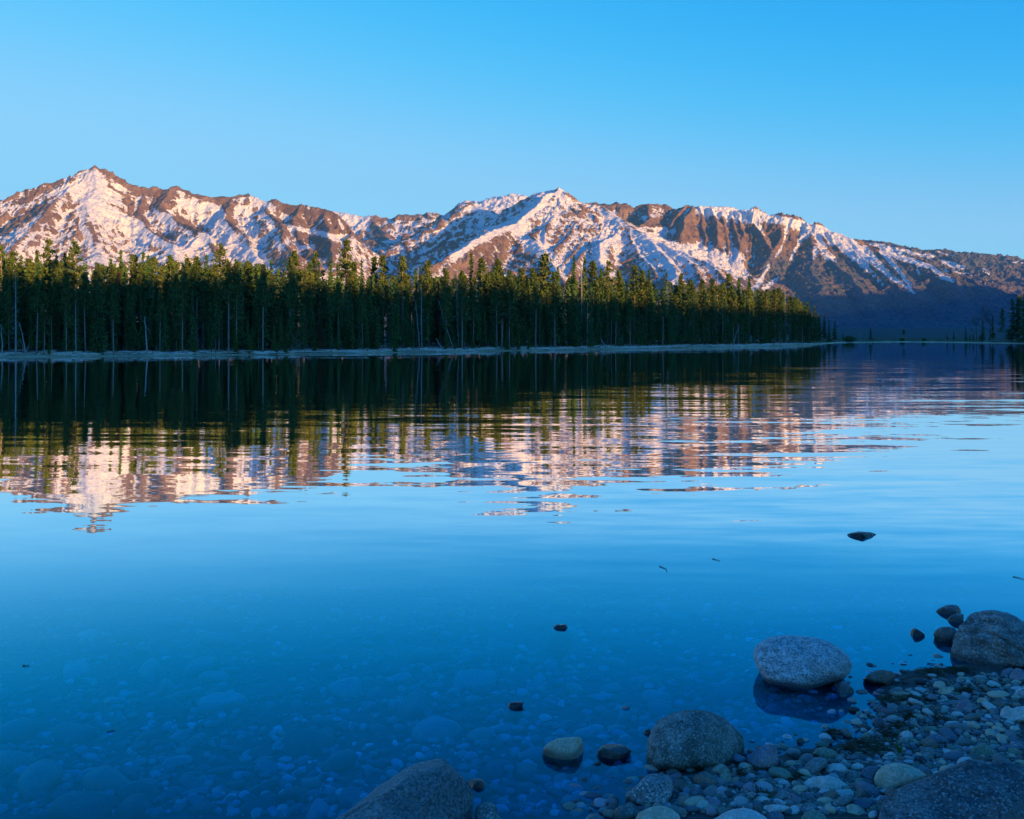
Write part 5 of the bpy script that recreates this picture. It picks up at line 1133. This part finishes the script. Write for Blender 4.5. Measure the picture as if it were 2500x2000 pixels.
# pebble shapes shared by the loose stones
prng = np.random.default_rng(33); PEB = {}
def pebble_mesh(seed, sub=3):
    r = np.random.default_rng(seed); V, Fc = ICO[sub]; V = V.copy()
    V = np.sign(V) * np.abs(V) ** r.uniform(.75, 1.0)
    for k in range(5):
        nrm = r.normal(size=3); nrm /= np.linalg.norm(nrm); d = V @ nrm; V -= np.maximum(d - r.uniform(.5, .82), 0)[:, None] * nrm * .85
    V *= (1 + n3(V, .8, seed) * .16 + n3(V, .3, seed + 1) * .05)[:, None]
    return V * np.array([1, r.uniform(.62, .9), r.uniform(.38, .62)]), Fc
SHP = [pebble_mesh(500 + i) for i in range(9)]
pmats = ['tan', 'redbrown', 'grey', 'pale', 'blue', 'green', 'tan', 'purple', 'redbrown', 'dark', 'pale', 'grey', 'blue', 'paleblue']
def peb(mat, i, sub_name):
    k = (mat, i, sub_name)
    if k not in PEB: PEB[k] = mesh_np(sub_name, *SHP[i], RM[mat])
    return PEB[k]
def nearest(px, py):
    b = min((r_ for r_ in ROCKS if r_[3] > 38), key=lambda r_: math.hypot(r_[1] - px, (r_[2] - py) * 1.3) - r_[3] * .3)
    dx, dy = px - b[1], py - b[2]
    rel = ('right of' if dx > 0 else 'left of') if abs(dx) > abs(dy) * 1.2 else ('in front of' if dy > 0 else 'behind')
    return rel, b[0]
SHORTN = {}
def short(lab):
    w_ = lab.split(); cut = []
    for x in w_:
        if x in ('at', 'in', 'on', 'with', 'left', 'right', 'just', 'above', 'below', 'behind', 'standing', 'rising', 'beside', 'between', 'surrounded', 'touching', 'under', 'near', 'tucked', 'breaking', 'up', 'around', 'lying', 'wedged', 'alone') and len(cut) >= 2: break
        cut.append(x)
    return ' '.join(cut).rstrip(',')
usedl = {}
def scatter(n, name, cat, group, region, size, submerged):
    made = 0; tries = 0
    while made < n and tries < 40000:
        tries += 1
        px, py = region()
        h_ = near_hit(px, py); x, y, z = h_; d = float(look(GD, x, y))
        if submerged and d > -.12: continue
        if not submerged and d < .02: continue
        r = size(); 
        if submerged and -z < r * .85: r = -z / .85
        if submerged and r < .045: continue
        if not free(x, y, r * .8): continue
        mat = pmats[prng.integers(len(pmats))]; i = int(prng.integers(9))
        o = link(name, peb(mat, i, name)); o.location = (x, y, z + r * .18); s_ = r
        o.scale = (s_ * prng.uniform(.9, 1.25), s_, s_ * prng.uniform(.85, 1.2)); o.rotation_euler = (prng.normal() * .18, prng.normal() * .18, prng.uniform(0, 6.28))
        rel, nb = nearest(px, py)
        sz = 'tiny' if r < .030 else 'small' if r < .05 else 'medium' if r < .085 else 'big'
        lab = f'{sz} {COLW[mat]} {"sunken stone" if submerged else "pebble"} {rel} the {short(nb)}'
        if len(lab.split()) > 16: lab = ' '.join(lab.split()[:16])
        tag(o, lab, cat, group); usedl[lab] = usedl.get(lab, 0) + 1
        OCC.append((x, y, r * .8, r * .7)); made += 1
    return made
BEACH = np.array([(2480, 1640), (2300, 1665), (2180, 1700), (2150, 1770), (2080, 1830), (1900, 1880), (1750, 1890), (1620, 1920), (1560, 1990), (2500, 1990)])
def inpoly(px, py, Pn):
    c = False; j = len(Pn) - 1
    for i in range(len(Pn)):
        if (Pn[i, 1] > py) != (Pn[j, 1] > py) and px < (Pn[j, 0] - Pn[i, 0]) * (py - Pn[i, 1]) / (Pn[j, 1] - Pn[i, 1]) + Pn[i, 0]: c = not c
        j = i
    return c
def reg_beach():
    while True:
        px, py = prng.uniform(1480, 2510), prng.uniform(1640, 2005)
        if inpoly(px, py, BEACH): return px, py
def reg_water():
    py = 1995 - 560 * prng.random() ** 1.15; return prng.uniform(-20, 2350 - max(0, py - 1650) * 1.6), py
nb_ = scatter(60, 'pebble', 'pebble', 'loose pebbles on the near shore', reg_beach, lambda: prng.uniform(.055, .085), False)
nb_ += scatter(230, 'pebble', 'pebble', 'loose pebbles on the near shore', reg_beach, lambda: prng.uniform(.028, .052), False)
ns_ = scatter(60, 'submerged_stone', 'stone', 'stones on the lake bed seen through the water', reg_water, lambda: prng.uniform(.12, .22), True)
ns_ += scatter(195, 'submerged_stone', 'stone', 'stones on the lake bed seen through the water', reg_water, lambda: prng.uniform(.055, .12), True)

# the fine shingle between them: one object
LOW = [pebble_mesh(700 + i, 1) for i in range(6)]; MID = [pebble_mesh(720 + i, 2) for i in range(6)]
PAL = np.array([(.26, .26, .25), (.38, .37, .36), (.14, .16, .19), (.19, .22, .17), (.38, .30, .24), (.28, .21, .24), (.26, .17, .13), (.10, .10, .10), (.17, .17, .17), (.12, .13, .12)])
gv, gf, gc = [], [], []; n = 0; cnt = 0
OA = np.array(OCC)
XY = []
for _ in range(16000):
    if _ < 11500: px, py = reg_beach()
    else: px, py = reg_water(); 
    XY.append((px, py, _ < 11500))
for px, py, land in XY:
    x, y, z = near_hit(px, py)
    d = float(look(GD, x, y))
    if land and d < -.25: continue
    r = prng.uniform(.009, .021) * (1.0 if prng.random() < .8 else 1.6) if land else prng.uniform(.018, .055)
    m = ((x - OA[:, 0]) / (OA[:, 2] * .92)) ** 2 + ((y - OA[:, 1]) / (OA[:, 3] * .92)) ** 2 < 1
    if m.any(): continue
    V, Fc = (MID if r > .022 else LOW)[prng.integers(6)]
    a = prng.uniform(0, 6.28); Rz = np.array([[math.cos(a), -math.sin(a), 0], [math.sin(a), math.cos(a), 0], [0, 0, 1]])
    V = (V * r * prng.uniform(.8, 1.3, 3)) @ Rz.T + (x, y, z + r * prng.uniform(.0, .45))
    gv.append(V); gf.append(Fc + n); n += len(V)
    c = PAL[prng.integers(len(PAL))] * prng.uniform(.3, 1.75); gc.append(np.tile([*c, 1], (len(V), 1)))
s = NT('shingle', .7, .35); at_ = s.attr('tone').outputs['Color']; p = s.pos()
s.base(s.mix(s.smooth(s.noise(160, 3, .6, p), .4, .7, 0, .45), at_, (.05, .05, .05)))
me = mesh_np('gravel', np.concatenate(gv), np.concatenate(gf), s.m, True, {'tone': ('COLOR', np.concatenate(gc))})
tag(link('gravel', me), 'fine mixed shingle covering the near shore and shallows', 'gravel', kind='stuff')

# strands of washed-up weed
A = Acc(); wr = np.random.default_rng(90)
PATCH = [(q2(1950, 800), 45, 14), (q2(1850, 870), 40, 12), (q2(2050, 870), 40, 16), (q2(1050, 1100), 55, 14), (q2(620, 1130), 45, 14), (q2(1180, 1180), 40, 12), (q3(820, 500), 30, 14), (q3(700, 620), 45, 10), (q3(600, 720), 35, 12), (q3(350, 830), 60, 14), (q3(620, 330), 30, 12),
         (q3(1480, 200), 40, 10), (q3(900, 290), 60, 8), (q4(1300, 1300), 50, 12), (q4(1000, 1330), 50, 10), (q3(1190, 540), 22, 10), (q2(1620, 690), 16, 8), (q3(500, 900), 35, 12), (q2(800, 1370), 45, 10)]
for (cx_, cy_), rx, ry in PATCH:
    for k in range(int(rx * 3.2)):
        px, py = cx_ + wr.normal() * rx * .42, cy_ + wr.normal() * ry * .38
        x, y, z = near_hit(px, py); 
        if not free(x, y, -.02): continue
        z = max(z, .002) + wr.uniform(.004, .03); a = wr.uniform(0, 6.28); L = wr.uniform(.02, .09); pts = [np.array([x, y, z])]
        for q in range(3):
            a += wr.normal() * .7; pts.append(pts[-1] + np.array([math.cos(a) * L / 3, math.sin(a) * L / 3, wr.normal() * .006 + .002]))
        A.add(*tube(pts, [.0025, .003, .0025, .001], 3))
s = NT('weed', .6, .4); s.base(s.mix(s.smooth(s.noise(9, 3, .6, s.pos()), .4, .62), (.030, .035, .012), (.12, .09, .045)))
tag(link('water_weed', mesh_np('water_weed', *A.get(), s.m)), 'brown-green washed-up weed strands along the waterline', 'weed', kind='stuff')
# green grass tuft and twigs
A = Acc(); bx_, by_, bz_ = near_hit(*q3(700, 960))
for k in range(16):
    a = wr.uniform(0, 6.28); L = wr.uniform(.05, .13); t_ = wr.uniform(.1, .5)
    A.add(*tube([(0, 0, 0), (math.cos(a) * L * t_ * .5, math.sin(a) * L * t_ * .5, L * .6), (math.cos(a) * L * t_, math.sin(a) * L * t_, L)], [.004, .003, .0008], 3))
s = NT('grass_blade', .6, .3); s.base((.08, .17, .03))
o = link('grass_tuft', mesh_np('grass_tuft', *A.get(), s.m)); o.location = (bx_, by_, bz_ + .01); tag(o, 'small bright green grass tuft growing among the pebbles', 'grass tuft')
s = NT('twig', .8, .2); s.base(s.mix(s.noise(20, 3, .6, s.obj()), (.07, .045, .03), (.2, .14, .09))); M_twig = s.m
for pts, lab in [([q3(730, 90), q3(850, 60), q3(1010, 62), q3(1130, 70)], 'long brown stick arching over wet pebbles at the water edge'), ([q3(415, 290), q3(480, 298), q3(540, 296)], 'short orange-brown twig at the edge of the inlet'),
                 ([q3(185, 665), q3(240, 625), q3(290, 600)], 'short brown twig lying in the shallow inlet'), ([q2(1155, 1400), q2(1158, 1440)], 'pale short twig standing between pebbles'),
                 ([q4(880, 1190), q4(980, 1200), q4(1080, 1215)], 'thin grass stalk floating left of the massive boulder'), ([q4(2010, 45), q4(2080, 60), q4(2170, 85)], 'thin dark floating twig near the right edge'),
                 ([q7(120, 486), q7(135, 489), q7(155, 487)], 'tiny dark leaf scrap floating at far left'), ([q7(565, 838), q7(585, 832), q7(605, 826)], 'tiny floating twig in the left shallows'),
                 ([q8(2010, 155), q8(2035, 162), q8(2055, 168)], 'tiny floating twig out in the open water'), ([q8(1700, 198), q8(1740, 215), q8(1745, 235)], 'tiny bent twig floating in open water')]:
    hh_ = [near_hit(a, b) for a, b in pts]; wp = []
    for (a, b), h_ in zip(pts, hh_):
        if h_[2] < 0: Y = CH * F / (b - HZ); wp.append(np.array([(a - 1250) / F * Y, Y, .006]))
        else: wp.append(h_ + (0, 0, .035))
    wp = np.array(wp); c = wp[0].copy(); A = Acc(); A.add(*tube(wp - c, np.linspace(.005, .0025, len(wp)) * (1.6 if lab.startswith('long') else 1), 5))
    o = link('twig', mesh_np('twig', *A.get(), M_twig)); o.location = c; tag(o, lab, 'twig')

# ------------------------------------------------------------------ tell look-alikes apart by their order from left to right
ORD = ['leftmost', 'second-from-left', 'third-from-left', 'fourth-from-left', 'fifth-from-left', 'sixth-from-left', 'seventh-from-left', 'eighth-from-left', 'ninth-from-left', 'tenth-from-left']
by = {}
for o in scene.objects:
    if o.parent is None and 'label' in o and o.get('group'): by.setdefault(o['label'], []).append(o)
for lab, os_ in by.items():
    if len(os_) < 2: continue
    os_.sort(key=lambda o: o.location.x / max(o.location.y, .1)); n_ = len(os_)
    for i, o in enumerate(os_):
        pre = ('left-hand', 'right-hand')[i] if n_ == 2 else ('left-hand', 'middle', 'right-hand')[i] if n_ == 3 else ('rightmost' if i == n_ - 1 else ORD[min(i, 9)])
        w_ = (pre + ' ' + lab).split()
        while len(w_) > 16 and 'the' in w_: w_.remove('the')
        o['label'] = ' '.join(w_[:16])
# ------------------------------------------------------------------ thin morning air
m = bpy.data.materials.new('air'); m.use_nodes = True; t = m.node_tree; t.nodes.remove(t.nodes['Principled BSDF'])
pv = t.nodes.new('ShaderNodeVolumePrincipled'); pv.inputs['Color'].default_value = (.16, .52, 1.0, 1); pv.inputs['Density'].default_value = 2.8e-5
t.links.new(pv.outputs[0], t.nodes['Material Output'].inputs['Volume'])
a, b_, c, d, e_, f_ = -9000, 9500, -1500, 10200, -8, 1500
v = np.array([(a, c, e_), (b_, c, e_), (b_, d, e_), (a, d, e_), (a, c, f_), (b_, c, f_), (b_, d, f_), (a, d, f_)])
fc = np.array([[0, 3, 2, 1], [4, 5, 6, 7], [0, 1, 5, 4], [1, 2, 6, 5], [2, 3, 7, 6], [3, 0, 4, 7]])
o = link('haze', mesh_np('haze', v, fc, m, False)); tag(o, 'thin bluish morning haze over lake and mountains', 'haze', kind='stuff')
